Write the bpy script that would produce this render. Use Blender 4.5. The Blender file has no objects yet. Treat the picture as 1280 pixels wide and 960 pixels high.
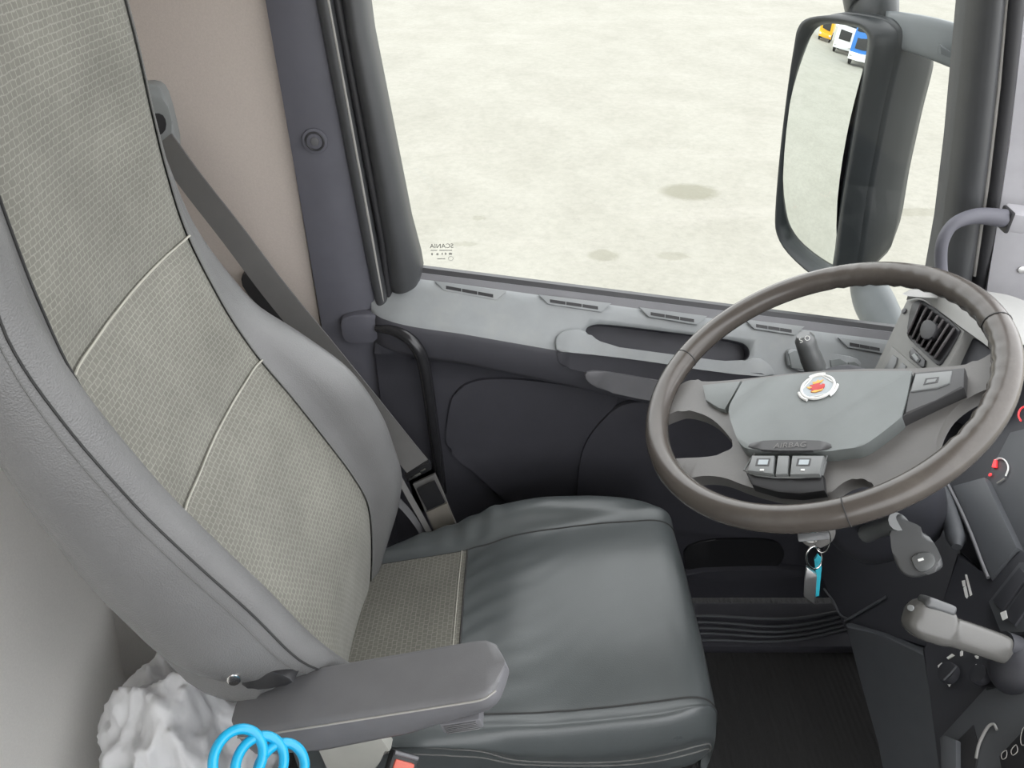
import bpy, bmesh, math, random
import numpy as np
from mathutils import Vector, Matrix, noise

random.seed(7)
scene = bpy.context.scene
COL = scene.collection
# ------------------------------------------------------------------ camera, sky, exposure
PITCH, CAMH, FPX = 35.0, 1.45, 966.0
cd = bpy.data.cameras.new('camera'); cam = bpy.data.objects.new('camera', cd); COL.objects.link(cam)
cam.location = (0, 0, CAMH); cam.rotation_euler = (math.radians(90 - PITCH), 0, 0)
cd.sensor_width = 36; cd.lens = FPX / 1280 * 36; cd.clip_start = 0.02; cd.clip_end = 500
scene.camera = cam
w = bpy.data.worlds.new('overcast_sky'); scene.world = w; w.use_nodes = True
w.node_tree.nodes['Background'].inputs[0].default_value = (0.975, 0.985, 1.0, 1)
w.node_tree.nodes['Background'].inputs[1].default_value = 1.0
vs = scene.view_settings
vs.view_transform = 'Standard'; vs.look = 'None'; vs.gamma = 1; vs.use_curve_mapping = False
vs.exposure = 1.85

_p = math.radians(PITCH)
CC = np.array([0, 0, CAMH]); CF = np.array([0, math.cos(_p), -math.sin(_p)])
CU = np.array([0, math.sin(_p), math.cos(_p)]); CR = np.array([1., 0, 0])
def ray(x, y): return CR * (x - 640) / FPX + CF + CU * (480 - y) / FPX
def PY(x, y, Y): d = ray(x, y); return CC + d * (Y / d[1])
def PX(x, y, X): d = ray(x, y); return CC + d * (X / d[0])
def PZ(x, y, Z): d = ray(x, y); return CC + d * ((Z - CAMH) / d[2])
def PP(x, y, P0, n):
    d = ray(x, y); n = np.asarray(n, float)
    return CC + d * (np.dot(np.asarray(P0) - CC, n) / np.dot(d, n))
def nrm(v): v = np.asarray(v, float); return v / np.linalg.norm(v)

# ------------------------------------------------------------------ materials
def new_mat(name):
    m = bpy.data.materials.new(name); m.use_nodes = True
    nt = m.node_tree; b = nt.nodes['Principled BSDF']
    return m, nt, b
def mat(name, col, rough=.5, spec=.5, metal=0, var=.12, vscale=30, bump=.0, bscale=400, bdist=.001, coat=0, emit=None, sheen=0, wear=0, wearcol=None):
    m, nt, b = new_mat(name); N, L = nt.nodes, nt.links
    b.inputs['Roughness'].default_value = rough; b.inputs['Metallic'].default_value = metal
    b.inputs['Specular IOR Level'].default_value = spec; b.inputs['Coat Weight'].default_value = coat
    b.inputs['Sheen Weight'].default_value = sheen
    tc = N.new('ShaderNodeTexCoord')
    nz = N.new('ShaderNodeTexNoise'); nz.inputs['Scale'].default_value = vscale; nz.inputs['Detail'].default_value = 5
    L.new(tc.outputs['Object'], nz.inputs['Vector'])
    mx = N.new('ShaderNodeMix'); mx.data_type = 'RGBA'
    c = np.array(col[:3])
    mx.inputs[6].default_value = (*(c * (1 - var)), 1); mx.inputs[7].default_value = (*np.minimum(c * (1 + var), 1), 1)
    L.new(nz.outputs['Fac'], mx.inputs[0])
    out = mx.outputs[2]
    if wear:
        n2 = N.new('ShaderNodeTexNoise'); n2.inputs['Scale'].default_value = 9; n2.inputs['Detail'].default_value = 8; n2.inputs['Roughness'].default_value = .7
        L.new(tc.outputs['Object'], n2.inputs['Vector'])
        rp = N.new('ShaderNodeMapRange'); rp.inputs[1].default_value = .52; rp.inputs[2].default_value = .75; rp.inputs[4].default_value = wear
        L.new(n2.outputs['Fac'], rp.inputs[0])
        m3 = N.new('ShaderNodeMix'); m3.data_type = 'RGBA'; m3.inputs[7].default_value = (*wearcol, 1)
        L.new(rp.outputs[0], m3.inputs[0]); L.new(out, m3.inputs[6]); out = m3.outputs[2]
    L.new(out, b.inputs['Base Color'])
    if bump:
        n3 = N.new('ShaderNodeTexNoise'); n3.inputs['Scale'].default_value = bscale; n3.inputs['Detail'].default_value = 3
        L.new(tc.outputs['Object'], n3.inputs['Vector'])
        bp = N.new('ShaderNodeBump'); bp.inputs['Strength'].default_value = bump; bp.inputs['Distance'].default_value = bdist
        L.new(n3.outputs['Fac'], bp.inputs['Height']); L.new(bp.outputs['Normal'], b.inputs['Normal'])
    if emit:
        b.inputs['Emission Color'].default_value = (*emit[:3], 1); b.inputs['Emission Strength'].default_value = emit[3]
    return m
def leather(name, col, rough=.42, scale=900, strength=.25, spec=.5):
    m, nt, b = new_mat(name); N, L = nt.nodes, nt.links
    tc = N.new('ShaderNodeTexCoord')
    vo = N.new('ShaderNodeTexVoronoi'); vo.inputs['Scale'].default_value = scale
    L.new(tc.outputs['Object'], vo.inputs['Vector'])
    nz = N.new('ShaderNodeTexNoise'); nz.inputs['Scale'].default_value = 14; nz.inputs['Detail'].default_value = 6
    L.new(tc.outputs['Object'], nz.inputs['Vector'])
    mx = N.new('ShaderNodeMix'); mx.data_type = 'RGBA'; c = np.array(col)
    mx.inputs[6].default_value = (*(c * .85), 1); mx.inputs[7].default_value = (*(c * 1.15), 1)
    L.new(nz.outputs['Fac'], mx.inputs[0]); L.new(mx.outputs[2], b.inputs['Base Color'])
    mr = N.new('ShaderNodeMapRange'); mr.inputs[3].default_value = rough - .07; mr.inputs[4].default_value = rough + .1
    L.new(nz.outputs['Fac'], mr.inputs[0]); L.new(mr.outputs[0], b.inputs['Roughness'])
    b.inputs['Specular IOR Level'].default_value = spec
    bp = N.new('ShaderNodeBump'); bp.inputs['Strength'].default_value = strength; bp.inputs['Distance'].default_value = .0006
    L.new(vo.outputs['Distance'], bp.inputs['Height']); L.new(bp.outputs['Normal'], b.inputs['Normal'])
    return m
def fabric(name, dark, light, cw=.0085, ch=.0065):
    m, nt, b = new_mat(name); N, L = nt.nodes, nt.links
    uv = N.new('ShaderNodeUVMap'); uv.uv_map = 'UVMap'
    nz = N.new('ShaderNodeTexNoise'); nz.inputs['Scale'].default_value = 160; nz.inputs['Detail'].default_value = 2
    L.new(uv.outputs['UV'], nz.inputs['Vector'])
    ma = N.new('ShaderNodeVectorMath'); ma.operation = 'MULTIPLY_ADD'; ma.inputs[1].default_value = (.0035, .0035, 0)
    L.new(nz.outputs['Color'], ma.inputs[0]); L.new(uv.outputs['UV'], ma.inputs[2])
    br = N.new('ShaderNodeTexBrick'); br.offset = .5; br.inputs['Scale'].default_value = 1
    br.inputs['Brick Width'].default_value = cw; br.inputs['Row Height'].default_value = ch
    br.inputs['Mortar Size'].default_value = .0009; br.inputs['Mortar Smooth'].default_value = .9
    br.inputs['Color1'].default_value = (*dark, 1); br.inputs['Color2'].default_value = (*(np.array(dark) * 1.12), 1)
    br.inputs['Mortar'].default_value = (*light, 1)
    L.new(ma.outputs[0], br.inputs['Vector'])
    n2 = N.new('ShaderNodeTexNoise'); n2.inputs['Scale'].default_value = 9; n2.inputs['Detail'].default_value = 4
    L.new(uv.outputs['UV'], n2.inputs['Vector'])
    mr = N.new('ShaderNodeMapRange'); mr.inputs[1].default_value = .3; mr.inputs[2].default_value = .7; mr.inputs[3].default_value = .86; mr.inputs[4].default_value = 1.12
    L.new(n2.outputs['Fac'], mr.inputs[0])
    mm = N.new('ShaderNodeMix'); mm.data_type = 'RGBA'; mm.blend_type = 'MULTIPLY'; mm.inputs[0].default_value = 1
    L.new(br.outputs['Color'], mm.inputs[6]); L.new(mr.outputs[0], mm.inputs[7])
    L.new(mm.outputs[2], b.inputs['Base Color'])
    b.inputs['Roughness'].default_value = .85; b.inputs['Specular IOR Level'].default_value = .2
    b.inputs['Sheen Weight'].default_value = .15
    bp = N.new('ShaderNodeBump'); bp.inputs['Strength'].default_value = .35; bp.inputs['Distance'].default_value = .0006; bp.invert = True
    L.new(br.outputs['Fac'], bp.inputs['Height']); L.new(bp.outputs['Normal'], b.inputs['Normal'])
    return m

M = {}
M['fabric'] = fabric('woven_seat_fabric', (.165, .162, .14), (.26, .256, .225))
M['fabric_cush'] = fabric('woven_cushion_fabric', (.12, .117, .10), (.205, .20, .172), .009, .0075)
M['leather'] = leather('grey_bolster_leather', (.15, .15, .15), .38, 600, .5, .6)
M['leather_dark'] = leather('charcoal_cushion_leather', (.085, .095, .097), .30, 1000, .15, .6)
M['shell'] = mat('seat_shell_plastic', (.11, .11, .115), .6, bump=.1)
M['stitch'] = mat('stitching_thread', (.42, .41, .36), .8)
M['thread'] = mat('grey_thread', (.15, .15, .145), .8)
M['darkseam'] = mat('dark_seam_thread', (.035, .035, .035), .8)  # plain dark thread for seams, piping and leather joints
M['arm_top'] = mat('armrest_soft_plastic', (.13, .13, .135), .5, bump=.25, bscale=1500)
M['arm_side'] = mat('armrest_side_plastic', (.16, .16, .17), .5, bump=.15, bscale=1500)
M['black'] = mat('black_plastic', (.018, .018, .02), .45)
M['blackgloss'] = mat('gloss_black_plastic', (.02, .02, .022), .25)
M['door_top'] = mat('door_top_plastic', (.27, .285, .29), .4, bump=.2, bscale=1200, wear=.35, wearcol=(.36, .36, .33))
M['door_dark'] = mat('door_dark_plastic', (.055, .055, .065), .6, bump=.2, bscale=1200)
M['door_low'] = mat('door_lower_panel', (.045, .045, .055), .7, bump=.3, bscale=900)
M['pillar'] = mat('pillar_trim_plastic', (.105, .105, .125), .6, bump=.15, bscale=1300)
M['frame'] = mat('window_frame_plastic', (.055, .057, .06), .42, bump=.1)
M['rubber'] = mat('rubber_seal', (.03, .03, .033), .5)
M['seal_light'] = mat('pale_seal_and_highlight', (.34, .33, .31), .45)  # pale tone shared by seals, symbols and the painted armrest highlight
M['headliner'] = mat('beige_felt_lining', (.50, .445, .405), .95, spec=.1, var=.1, vscale=350, bump=.3, bscale=900)
M['rear_felt'] = mat('pale_rear_lining', (.80, .785, .75), .95, spec=.1, var=.08, vscale=350, bump=.3, bscale=900)
M['carpet'] = mat('floor_carpet', (.035, .035, .035), .95, var=.35, vscale=500, bump=.6, bscale=700, bdist=.003)
_nt = M['carpet'].node_tree; _N, _L = _nt.nodes, _nt.links
_wv = _N.new('ShaderNodeTexWave'); _wv.bands_direction = 'X'; _wv.inputs['Scale'].default_value = 26; _wv.inputs['Distortion'].default_value = 1.5; _wv.inputs['Detail'].default_value = 2
_tc = _N.new('ShaderNodeTexCoord'); _L.new(_tc.outputs['Object'], _wv.inputs['Vector'])
_b2 = _N.new('ShaderNodeBump'); _b2.inputs['Strength'].default_value = .5; _b2.inputs['Distance'].default_value = .003
_L.new(_wv.outputs['Fac'], _b2.inputs['Height']); _ob = [n for n in _N if n.type == 'BUMP' and n != _b2][0]; _L.new(_ob.outputs['Normal'], _b2.inputs['Normal']); _L.new(_b2.outputs['Normal'], _N['Principled BSDF'].inputs['Normal'])
M['rim'] = mat('worn_rim_leather', (.08, .07, .062), .24, var=.12, bump=.1, bscale=900, wear=.35, wearcol=(.17, .155, .135))
M['spoke'] = mat('spoke_plastic', (.15, .145, .14), .42, bump=.1)
M['pad'] = mat('hub_pad_plastic', (.155, .17, .168), .42, bump=.2, bscale=1300)
M['pad_trim'] = mat('hub_dark_trim', (.05, .05, .052), .4)
M['button'] = mat('switch_button_plastic', (.2, .21, .21), .4)
M['silver'] = mat('brushed_silver', (.7, .7, .69), .3, metal=1, var=.05)
M['chrome'] = mat('chrome_steel', (.75, .74, .72), .18, metal=1, var=.05)
M['white'] = mat('white_print', (.8, .8, .78), .6)
M['etch'] = mat('dark_window_etching', (.05, .05, .045), .7)
M['greyetch'] = mat('grey_window_etching', (.3, .3, .27), .7)
M['field'] = mat('badge_field', (.42, .47, .5), .35)
M['red'] = mat('red_enamel', (.55, .03, .03), .4)
M['gold'] = mat('gold_enamel', (.75, .45, .08), .35)
M['redlit'] = mat('lit_red_gauge', (.6, .02, .02), .4, emit=(1, .03, .04, .35))
M['dash'] = mat('dashboard_plastic', (.075, .08, .088), .5, bump=.2, bscale=1200)
M['dash_dark'] = mat('dashboard_dark_plastic', (.032, .033, .04), .55, bump=.2, bscale=1200)
M['dash_light'] = mat('dashboard_hood_plastic', (.34, .34, .33), .5, bump=.15, bscale=1200)
M['vent_panel'] = mat('vent_panel_plastic', (.17, .17, .16), .5, bump=.15, bscale=1200)
M['slat'] = mat('vent_slat_plastic', (.075, .068, .07), .45)
M['lever'] = mat('lever_grey_plastic', (.10, .098, .093), .25, bump=.1)
M['knob'] = mat('stalk_knob_plastic', (.085, .088, .09), .28)
M['stalk'] = mat('stalk_dark_plastic', (.11, .115, .115), .3)
M['apillar'] = mat('pale_pillar_trim', (.36, .355, .375), .6, bump=.15, bscale=1200)
M['belt'] = mat('belt_webbing', (.15, .147, .142), .7, bump=.5, bscale=1600)
M['guide'] = mat('pale_belt_guide', (.26, .275, .275), .5)
M['belt_old'] = mat('belt_stitched_end', (.19, .175, .15), .75, bump=.5, bscale=1600)
M['buckle_red'] = mat('buckle_red_button', (.62, .13, .09), .45)
M['hose'] = mat('blue_hose_plastic', (.01, .36, .62), .3)
M['key_blue'] = mat('teal_key_plastic', (.03, .38, .48), .4)
M['bag'] = mat('white_plastic_film', (.94, .945, .955), .3, var=.03)
_nt = M['bag'].node_tree; _tr = _nt.nodes.new('ShaderNodeBsdfTranslucent'); _tr.inputs[0].default_value = (.9, .91, .93, 1)
_mx = _nt.nodes.new('ShaderNodeMixShader'); _mx.inputs[0].default_value = .3
_nt.links.new(_nt.nodes['Principled BSDF'].outputs[0], _mx.inputs[1]); _nt.links.new(_tr.outputs[0], _mx.inputs[2]); _nt.links.new(_mx.outputs[0], _nt.nodes['Material Output'].inputs[0])
M['mirror_body'] = mat('mirror_housing_plastic', (.018, .022, .024), .4, bump=.1)
M['mirror_arm'] = mat('mirror_arm_plastic', (.15, .165, .17), .45, bump=.1)
M['seatcover'] = mat('buckle_stalk_cover', (.36, .36, .33), .6)
M['tyre'] = mat('truck_tyre', (.03, .03, .03), .8)
M['tyellow'] = mat('yellow_truck_paint', (.8, .42, .02), .35)
M['twhite'] = mat('white_truck_paint', (.75, .76, .76), .35)
M['tblue'] = mat('blue_truck_paint', (.03, .17, .5), .35)
M['tred'] = mat('red_marker', (.6, .05, .05), .5)
M['tglass'] = mat('truck_windscreen', (.03, .035, .04), .1)
def glass_mat():
    m = bpy.data.materials.new('window_glass'); m.use_nodes = True; nt = m.node_tree; N, L = nt.nodes, nt.links
    N.remove(N['Principled BSDF']); out = N['Material Output']
    t = N.new('ShaderNodeBsdfTransparent'); t.inputs[0].default_value = (.97, .985, .975, 1)
    g = N.new('ShaderNodeBsdfGlossy'); g.inputs['Roughness'].default_value = .02
    fr = N.new('ShaderNodeFresnel'); fr.inputs[0].default_value = 1.3
    mx = N.new('ShaderNodeMixShader'); L.new(fr.outputs[0], mx.inputs[0]); L.new(t.outputs[0], mx.inputs[1]); L.new(g.outputs[0], mx.inputs[2])
    L.new(mx.outputs[0], out.inputs[0]); return m
M['glass'] = glass_mat()
M['mirror'] = mat('mirror_glass', (.86, .9, .88), .0, metal=1, var=0)
def ground_mat():
    m, nt, b = new_mat('pale_gravel_ground'); N, L = nt.nodes, nt.links
    tc = N.new('ShaderNodeTexCoord')
    def nz(scale, det, rough, stretch=(1, 1, 1), rot=0):
        mp = N.new('ShaderNodeMapping'); mp.inputs['Scale'].default_value = stretch; mp.inputs['Rotation'].default_value = (0, 0, rot)
        L.new(tc.outputs['Object'], mp.inputs[0])
        n = N.new('ShaderNodeTexNoise'); n.inputs['Scale'].default_value = scale; n.inputs['Detail'].default_value = det; n.inputs['Roughness'].default_value = rough
        L.new(mp.outputs[0], n.inputs['Vector']); return n
    a = nz(1.3, 9, .7, (1, .7, 1), .5); c = nz(14, 6, .75); d = nz(.8, 4, .6, (.45, 1.6, 1), 1.0)
    r1 = N.new('ShaderNodeValToRGB'); r1.color_ramp.elements[0].position = .32; r1.color_ramp.elements[0].color = (.235, .228, .195, 1)
    r1.color_ramp.elements[1].position = .62; r1.color_ramp.elements[1].color = (.272, .265, .23, 1)
    L.new(a.outputs['Fac'], r1.inputs[0])
    r2 = N.new('ShaderNodeMapRange'); r2.inputs[1].default_value = .55; r2.inputs[2].default_value = .72; r2.inputs[4].default_value = .5
    L.new(d.outputs['Fac'], r2.inputs[0])
    m2 = N.new('ShaderNodeMix'); m2.data_type = 'RGBA'; m2.inputs[7].default_value = (.30, .288, .255, 1)
    L.new(r2.outputs[0], m2.inputs[0]); L.new(r1.outputs[0], m2.inputs[6])
    m3 = N.new('ShaderNodeMix'); m3.data_type = 'RGBA'; m3.blend_type = 'MULTIPLY'; m3.inputs[0].default_value = 1
    mr = N.new('ShaderNodeMapRange'); mr.inputs[1].default_value = .3; mr.inputs[2].default_value = .6; mr.inputs[3].default_value = .88; mr.inputs[4].default_value = 1.03
    L.new(c.outputs['Fac'], mr.inputs[0]); L.new(m2.outputs[2], m3.inputs[6]); L.new(mr.outputs[0], m3.inputs[7])
    out = m3.outputs[2]
    for px, py, rx, ry, st in ((868, 237, .28, .22, .55), (762, 315, .13, .11, .4), (850, 316, .14, .08, .3), (607, 269, .06, .06, .3), (590, 301, .12, .05, .25), (1150, 262, .5, .1, .3)):
        c0 = PZ(px, py, -1.25)
        sb = N.new('ShaderNodeVectorMath'); sb.operation = 'SUBTRACT'; sb.inputs[1].default_value = tuple(float(q) for q in c0)
        wob = N.new('ShaderNodeVectorMath'); wob.operation = 'MULTIPLY_ADD'; wob.inputs[1].default_value = (.12, .12, 0)
        L.new(c.outputs['Color'], wob.inputs[0]); L.new(tc.outputs['Object'], wob.inputs[2]); L.new(wob.outputs[0], sb.inputs[0])
        dv = N.new('ShaderNodeVectorMath'); dv.operation = 'DIVIDE'; dv.inputs[1].default_value = (rx, ry, 1); L.new(sb.outputs[0], dv.inputs[0])
        ln = N.new('ShaderNodeVectorMath'); ln.operation = 'LENGTH'; L.new(dv.outputs[0], ln.inputs[0])
        mp = N.new('ShaderNodeMapRange'); mp.inputs[1].default_value = .75; mp.inputs[2].default_value = 1.1; mp.inputs[3].default_value = st; mp.inputs[4].default_value = 0; L.new(ln.outputs['Value'], mp.inputs[0])
        mxx = N.new('ShaderNodeMix'); mxx.data_type = 'RGBA'; mxx.inputs[7].default_value = (.13, .125, .085, 1); L.new(mp.outputs[0], mxx.inputs[0]); L.new(out, mxx.inputs[6]); out = mxx.outputs[2]
    L.new(out, b.inputs['Base Color']); b.inputs['Roughness'].default_value = .9; b.inputs['Specular IOR Level'].default_value = .2
    bp = N.new('ShaderNodeBump'); bp.inputs['Strength'].default_value = .4; bp.inputs['Distance'].default_value = .02
    L.new(c.outputs['Fac'], bp.inputs['Height']); L.new(bp.outputs['Normal'], b.inputs['Normal'])
    return m
M['ground'] = ground_mat()

# ------------------------------------------------------------------ object helpers
def root(name, loc, label=None, cat=None, group=None, kind=None):
    o = bpy.data.objects.new(name, None); COL.objects.link(o); o.location = Vector([float(v) for v in loc])
    o.empty_display_size = .02
    tag(o, label, cat, group, kind); return o
def tag(o, label=None, cat=None, group=None, kind=None):
    if label: o['label'] = label
    if cat: o['category'] = cat
    if group: o['group'] = group
    if kind: o['kind'] = kind
    return o
def base_loc(parent):
    o = parent
    while o is not None and o.parent is not None: o = o.parent
    return np.array(o.location) if o is not None else np.zeros(3)
def mesh_obj(name, verts, faces, m, parent=None, smooth=True, uvs=None, label=None, origin=None, autosmooth=None):
    V = np.asarray(verts, float)
    off = base_loc(parent) if parent is not None else (np.asarray(origin, float) if origin is not None else V.mean(0) * 0)
    V = V - off
    me = bpy.data.meshes.new(name); me.from_pydata([tuple(map(float, v)) for v in V], [], [tuple(int(i) for i in f) for f in faces])
    if uvs is not None:
        ul = me.uv_layers.new(name='UVMap')
        idx = np.zeros(len(me.loops), dtype=np.int32); me.loops.foreach_get('vertex_index', idx)
        ul.data.foreach_set('uv', np.asarray(uvs, np.float32)[idx].ravel())
    me.materials.append(M[m] if isinstance(m, str) else m)
    bm = bmesh.new(); bm.from_mesh(me); bmesh.ops.recalc_face_normals(bm, faces=bm.faces); bm.to_mesh(me); bm.free()
    if smooth: me.polygons.foreach_set('use_smooth', [True] * len(me.polygons))
    if smooth and autosmooth: me.set_sharp_from_angle(angle=math.radians(autosmooth))
    me.update()
    o = bpy.data.objects.new(name, me); COL.objects.link(o)
    if parent is not None: o.parent = parent
    else: o.location = Vector([float(v) for v in off])
    if label: o['label'] = label
    return o
def bm_obj(name, bm, m, parent=None, smooth=True, autosmooth=35, label=None, origin=None):
    bm.verts.index_update()
    V = [v.co[:] for v in bm.verts]; Fc = [[v.index for v in f.verts] for f in bm.faces]; bm.free()
    return mesh_obj(name, V, Fc, m, parent, smooth, None, label, origin, autosmooth)
def cr(pts, n, closed=False):
    """Catmull-Rom through pts, n samples per span"""
    P = np.asarray(pts, float); k = len(P); out = []
    spans = k if closed else k - 1
    for i in range(spans):
        if closed: a, b, c, d = P[(i - 1) % k], P[i], P[(i + 1) % k], P[(i + 2) % k]
        else:
            a = P[i - 1] if i > 0 else 2 * P[0] - P[1]; b = P[i]; c = P[i + 1]; d = P[i + 2] if i + 2 < k else 2 * P[-1] - P[-2]
        for j in range(n):
            t = j / n
            out.append(.5 * ((2 * b) + (-a + c) * t + (2 * a - 5 * b + 4 * c - d) * t * t + (-a + 3 * b - 3 * c + d) * t ** 3))
    if not closed: out.append(P[-1])
    return np.array(out)
def grid_faces(nu, nv, cu=False, cv=False, base=0):
    F = []
    for i in range(nu if cu else nu - 1):
        for j in range(nv if cv else nv - 1):
            a = i * nv + j; b = i * nv + (j + 1) % nv; c = ((i + 1) % nu) * nv + (j + 1) % nv; d = ((i + 1) % nu) * nv + j
            F.append((base + a, base + b, base + c, base + d))
    return F
def loft(name, secs, m, parent=None, caps=True, closed_ring=True, smooth=True, autosmooth=None, label=None, origin=None):
    S = np.array(secs, float); nu, nv = S.shape[:2]
    V = S.reshape(-1, 3).tolist(); F = grid_faces(nu, nv, False, closed_ring)
    if caps and closed_ring:
        F.append(tuple(range(nv))); F.append(tuple((nu - 1) * nv + j for j in range(nv)))
    return mesh_obj(name, V, F, m, parent, smooth, None, label, origin, autosmooth)
def frames(path, closed=False):
    P = np.asarray(path, float); n = len(P)
    T = np.array([nrm(P[(i + 1) % n if closed else min(i + 1, n - 1)] - P[(i - 1) % n if closed else max(i - 1, 0)]) for i in range(n)])
    up = np.array([0, 0, 1.]) if abs(T[0][2]) < .9 else np.array([0, 1., 0])
    a = nrm(np.cross(up, T[0])); out = []
    for t in T:
        a = nrm(a - t * np.dot(a, t)); out.append((t, a, np.cross(t, a)))
    return out
def tube_geo(path, r, seg=10, closed=False, cap=True):
    P = np.asarray(path, float); fr = frames(P, closed); n = len(P)
    rr = np.full(n, r) if np.isscalar(r) else np.asarray(r, float)
    V = []
    for i in range(n):
        for j in range(seg):
            an = 2 * math.pi * j / seg
            V.append(P[i] + rr[i] * (math.cos(an) * fr[i][1] + math.sin(an) * fr[i][2]))
    F = grid_faces(n, seg, closed, True)
    if not closed and cap: F.append(tuple(range(seg))); F.append(tuple((n - 1) * seg + j for j in range(seg)))
    return V, F
def tube(name, path, r, m, parent=None, seg=10, closed=False, label=None, origin=None):
    V, F = tube_geo(path, r, seg, closed); return mesh_obj(name, V, F, m, parent, True, None, label, origin, 60)
def ribbon(name, path, width_vec, thick, m, parent=None, label=None, origin=None):
    """strap: rectangular section along path; width_vec per point"""
    P = np.asarray(path, float); Wv = np.asarray(width_vec, float); secs = []
    for i in range(len(P)):
        t = nrm(P[min(i + 1, len(P) - 1)] - P[max(i - 1, 0)]); wv = Wv[i]; h = nrm(np.cross(t, wv)) * thick / 2
        secs.append([P[i] - wv / 2 - h, P[i] + wv / 2 - h, P[i] + wv / 2 + h, P[i] - wv / 2 + h])
    return loft(name, secs, m, parent, smooth=True, autosmooth=40, label=label, origin=origin)
def chaikin(pts, it=2):
    P = [np.asarray(p, float) for p in pts]
    for _ in range(it):
        Q = []
        for i in range(len(P)):
            a, b = P[i], P[(i + 1) % len(P)]; Q += [a * .75 + b * .25, a * .25 + b * .75]
        P = Q
    return P
def prism(name, pts, dvec, m, parent=None, bevel=0, segs=2, label=None, origin=None, autosmooth=35):
    """solid: polygon pts (front face) extruded by dvec, front edge bevelled"""
    bm = bmesh.new(); dv = np.asarray(dvec, float)
    f = [bm.verts.new(p) for p in pts]; b = [bm.verts.new(np.asarray(p) + dv) for p in pts]; n = len(pts)
    ff = bm.faces.new(f); bm.faces.new(b[::-1])
    for i in range(n): bm.faces.new((f[(i + 1) % n], f[i], b[i], b[(i + 1) % n]))
    if bevel:
        bmesh.ops.bevel(bm, geom=[e for e in ff.edges], offset=bevel, segments=segs, profile=.6, affect='EDGES', clamp_overlap=True)
    big = [q for q in bm.faces if len(q.verts) > 4]
    bmesh.ops.triangulate(bm, faces=big)
    return bm_obj(name, bm, m, parent, True, autosmooth, label, origin)
def pixprism(name, px, P0, n, depth, m, parent=None, bevel=0, smoothit=0, lift=0, label=None, segs=2):
    """outline given by photo pixels, laid on plane (P0,n); solid goes depth behind the plane"""
    n = nrm(n); P0 = np.asarray(P0) + n * lift
    pts = [PP(x, y, P0, n) for x, y in px]
    if smoothit: pts = chaikin(pts, smoothit)
    return prism(name, pts, -n * depth, m, parent, bevel, segs, label)
def rbox(name, c, size, axes, m, parent=None, bevel=.004, segs=2, label=None, origin=None, taper=None):
    """bevelled box: centre, full sizes, axes (3 unit vectors)"""
    A = [nrm(a) for a in axes]; bm = bmesh.new(); vs_ = []
    for i in (-1, 1):
        for j in (-1, 1):
            for k in (-1, 1):
                tj = tk = 1
                if taper and i > 0: tj, tk = taper
                vs_.append(bm.verts.new(np.asarray(c) + A[0] * size[0] / 2 * i + A[1] * size[1] / 2 * j * tj + A[2] * size[2] / 2 * k * tk))
    for q in ((0, 1, 3, 2), (4, 6, 7, 5), (0, 4, 5, 1), (2, 3, 7, 6), (0, 2, 6, 4), (1, 5, 7, 3)): bm.faces.new([vs_[i] for i in q])
    bmesh.ops.recalc_face_normals(bm, faces=bm.faces)
    if bevel: bmesh.ops.bevel(bm, geom=list(bm.edges), offset=bevel, segments=segs, profile=.6, affect='EDGES', clamp_overlap=True)
    return bm_obj(name, bm, m, parent, True, 40, label, origin)
def disc(name, c, n, r, h, m, parent=None, seg=24, bevel=.001, label=None, origin=None):
    n = nrm(n); a = nrm(np.cross(n, [0, 0, 1] if abs(n[2]) < .9 else [1, 0, 0])); b = np.cross(n, a)
    pts = [np.asarray(c) + n * h + r * (math.cos(t) * a + math.sin(t) * b) for t in np.linspace(0, 2 * math.pi, seg, endpoint=False)]
    return prism(name, pts, -n * h, m, parent, bevel, 2, label, origin)
def text_obj(name, s, c, right, up, size, m, parent, depth=.0003):
    cu = bpy.data.curves.new(name, 'FONT'); cu.body = s; cu.size = size; cu.align_x = 'CENTER'; cu.align_y = 'CENTER'
    t = bpy.data.objects.new(name, cu); COL.objects.link(t)
    dg = bpy.context.evaluated_depsgraph_get(); me = bpy.data.meshes.new_from_object(t.evaluated_get(dg))
    bpy.data.objects.remove(t); r = nrm(right); u = nrm(up); nn = np.cross(r, u)
    V = [np.asarray(c) + r * v.co.x + u * v.co.y + nn * depth for v in me.vertices]
    F = [tuple(p.vertices) for p in me.polygons]
    return mesh_obj(name, V, F, m, parent, False)
def interp(x, tab):
    tab = sorted(tab); return float(np.interp(x, [t[0] for t in tab], [t[1] for t in tab]))

# ------------------------------------------------------------------ outside ground
GZ = -1.25
g = mesh_obj('ground', [(-120, -120, GZ), (120, -120, GZ), (120, 120, GZ), (-120, 120, GZ)], [(0, 1, 2, 3)], 'ground', smooth=False)
tag(g, 'pale sandy gravel yard seen through the side window', 'ground', kind='structure')

# ------------------------------------------------------------------ cab shell
XR, YD, ZC = -.74, 1.20, 1.98        # rear wall, door plane, ceiling
def slab(name, lo, hi, m, label, cat):
    lo, hi = np.array(lo, float), np.array(hi, float)
    o = rbox(name, (lo + hi) / 2, hi - lo, np.eye(3), m, None, 0, origin=(lo + hi) / 2)
    return tag(o, label, cat, kind='structure')
slab('floor', (XR, -.95, -.06), (1.05, 1.24, 0), 'carpet', 'dark ribbed carpet on the cab floor', 'floor')
slab('ceiling', (XR - .06, -.95, ZC), (.5, 1.3, ZC + .05), 'headliner', 'beige cab roof lining', 'ceiling')  # out of view; front edge cut back to let more light onto the walls
slab('wall_rear', (XR - .06, -.95, -.06), (XR, 1.3, ZC), 'rear_felt', 'pale lining of the cab rear wall', 'wall')
# side lining behind the pillar
slab('wall_left', (XR, YD, -.06), (-.345, YD + .05, ZC), 'headliner', 'beige felt side lining behind the seat belt', 'wall')

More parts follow.
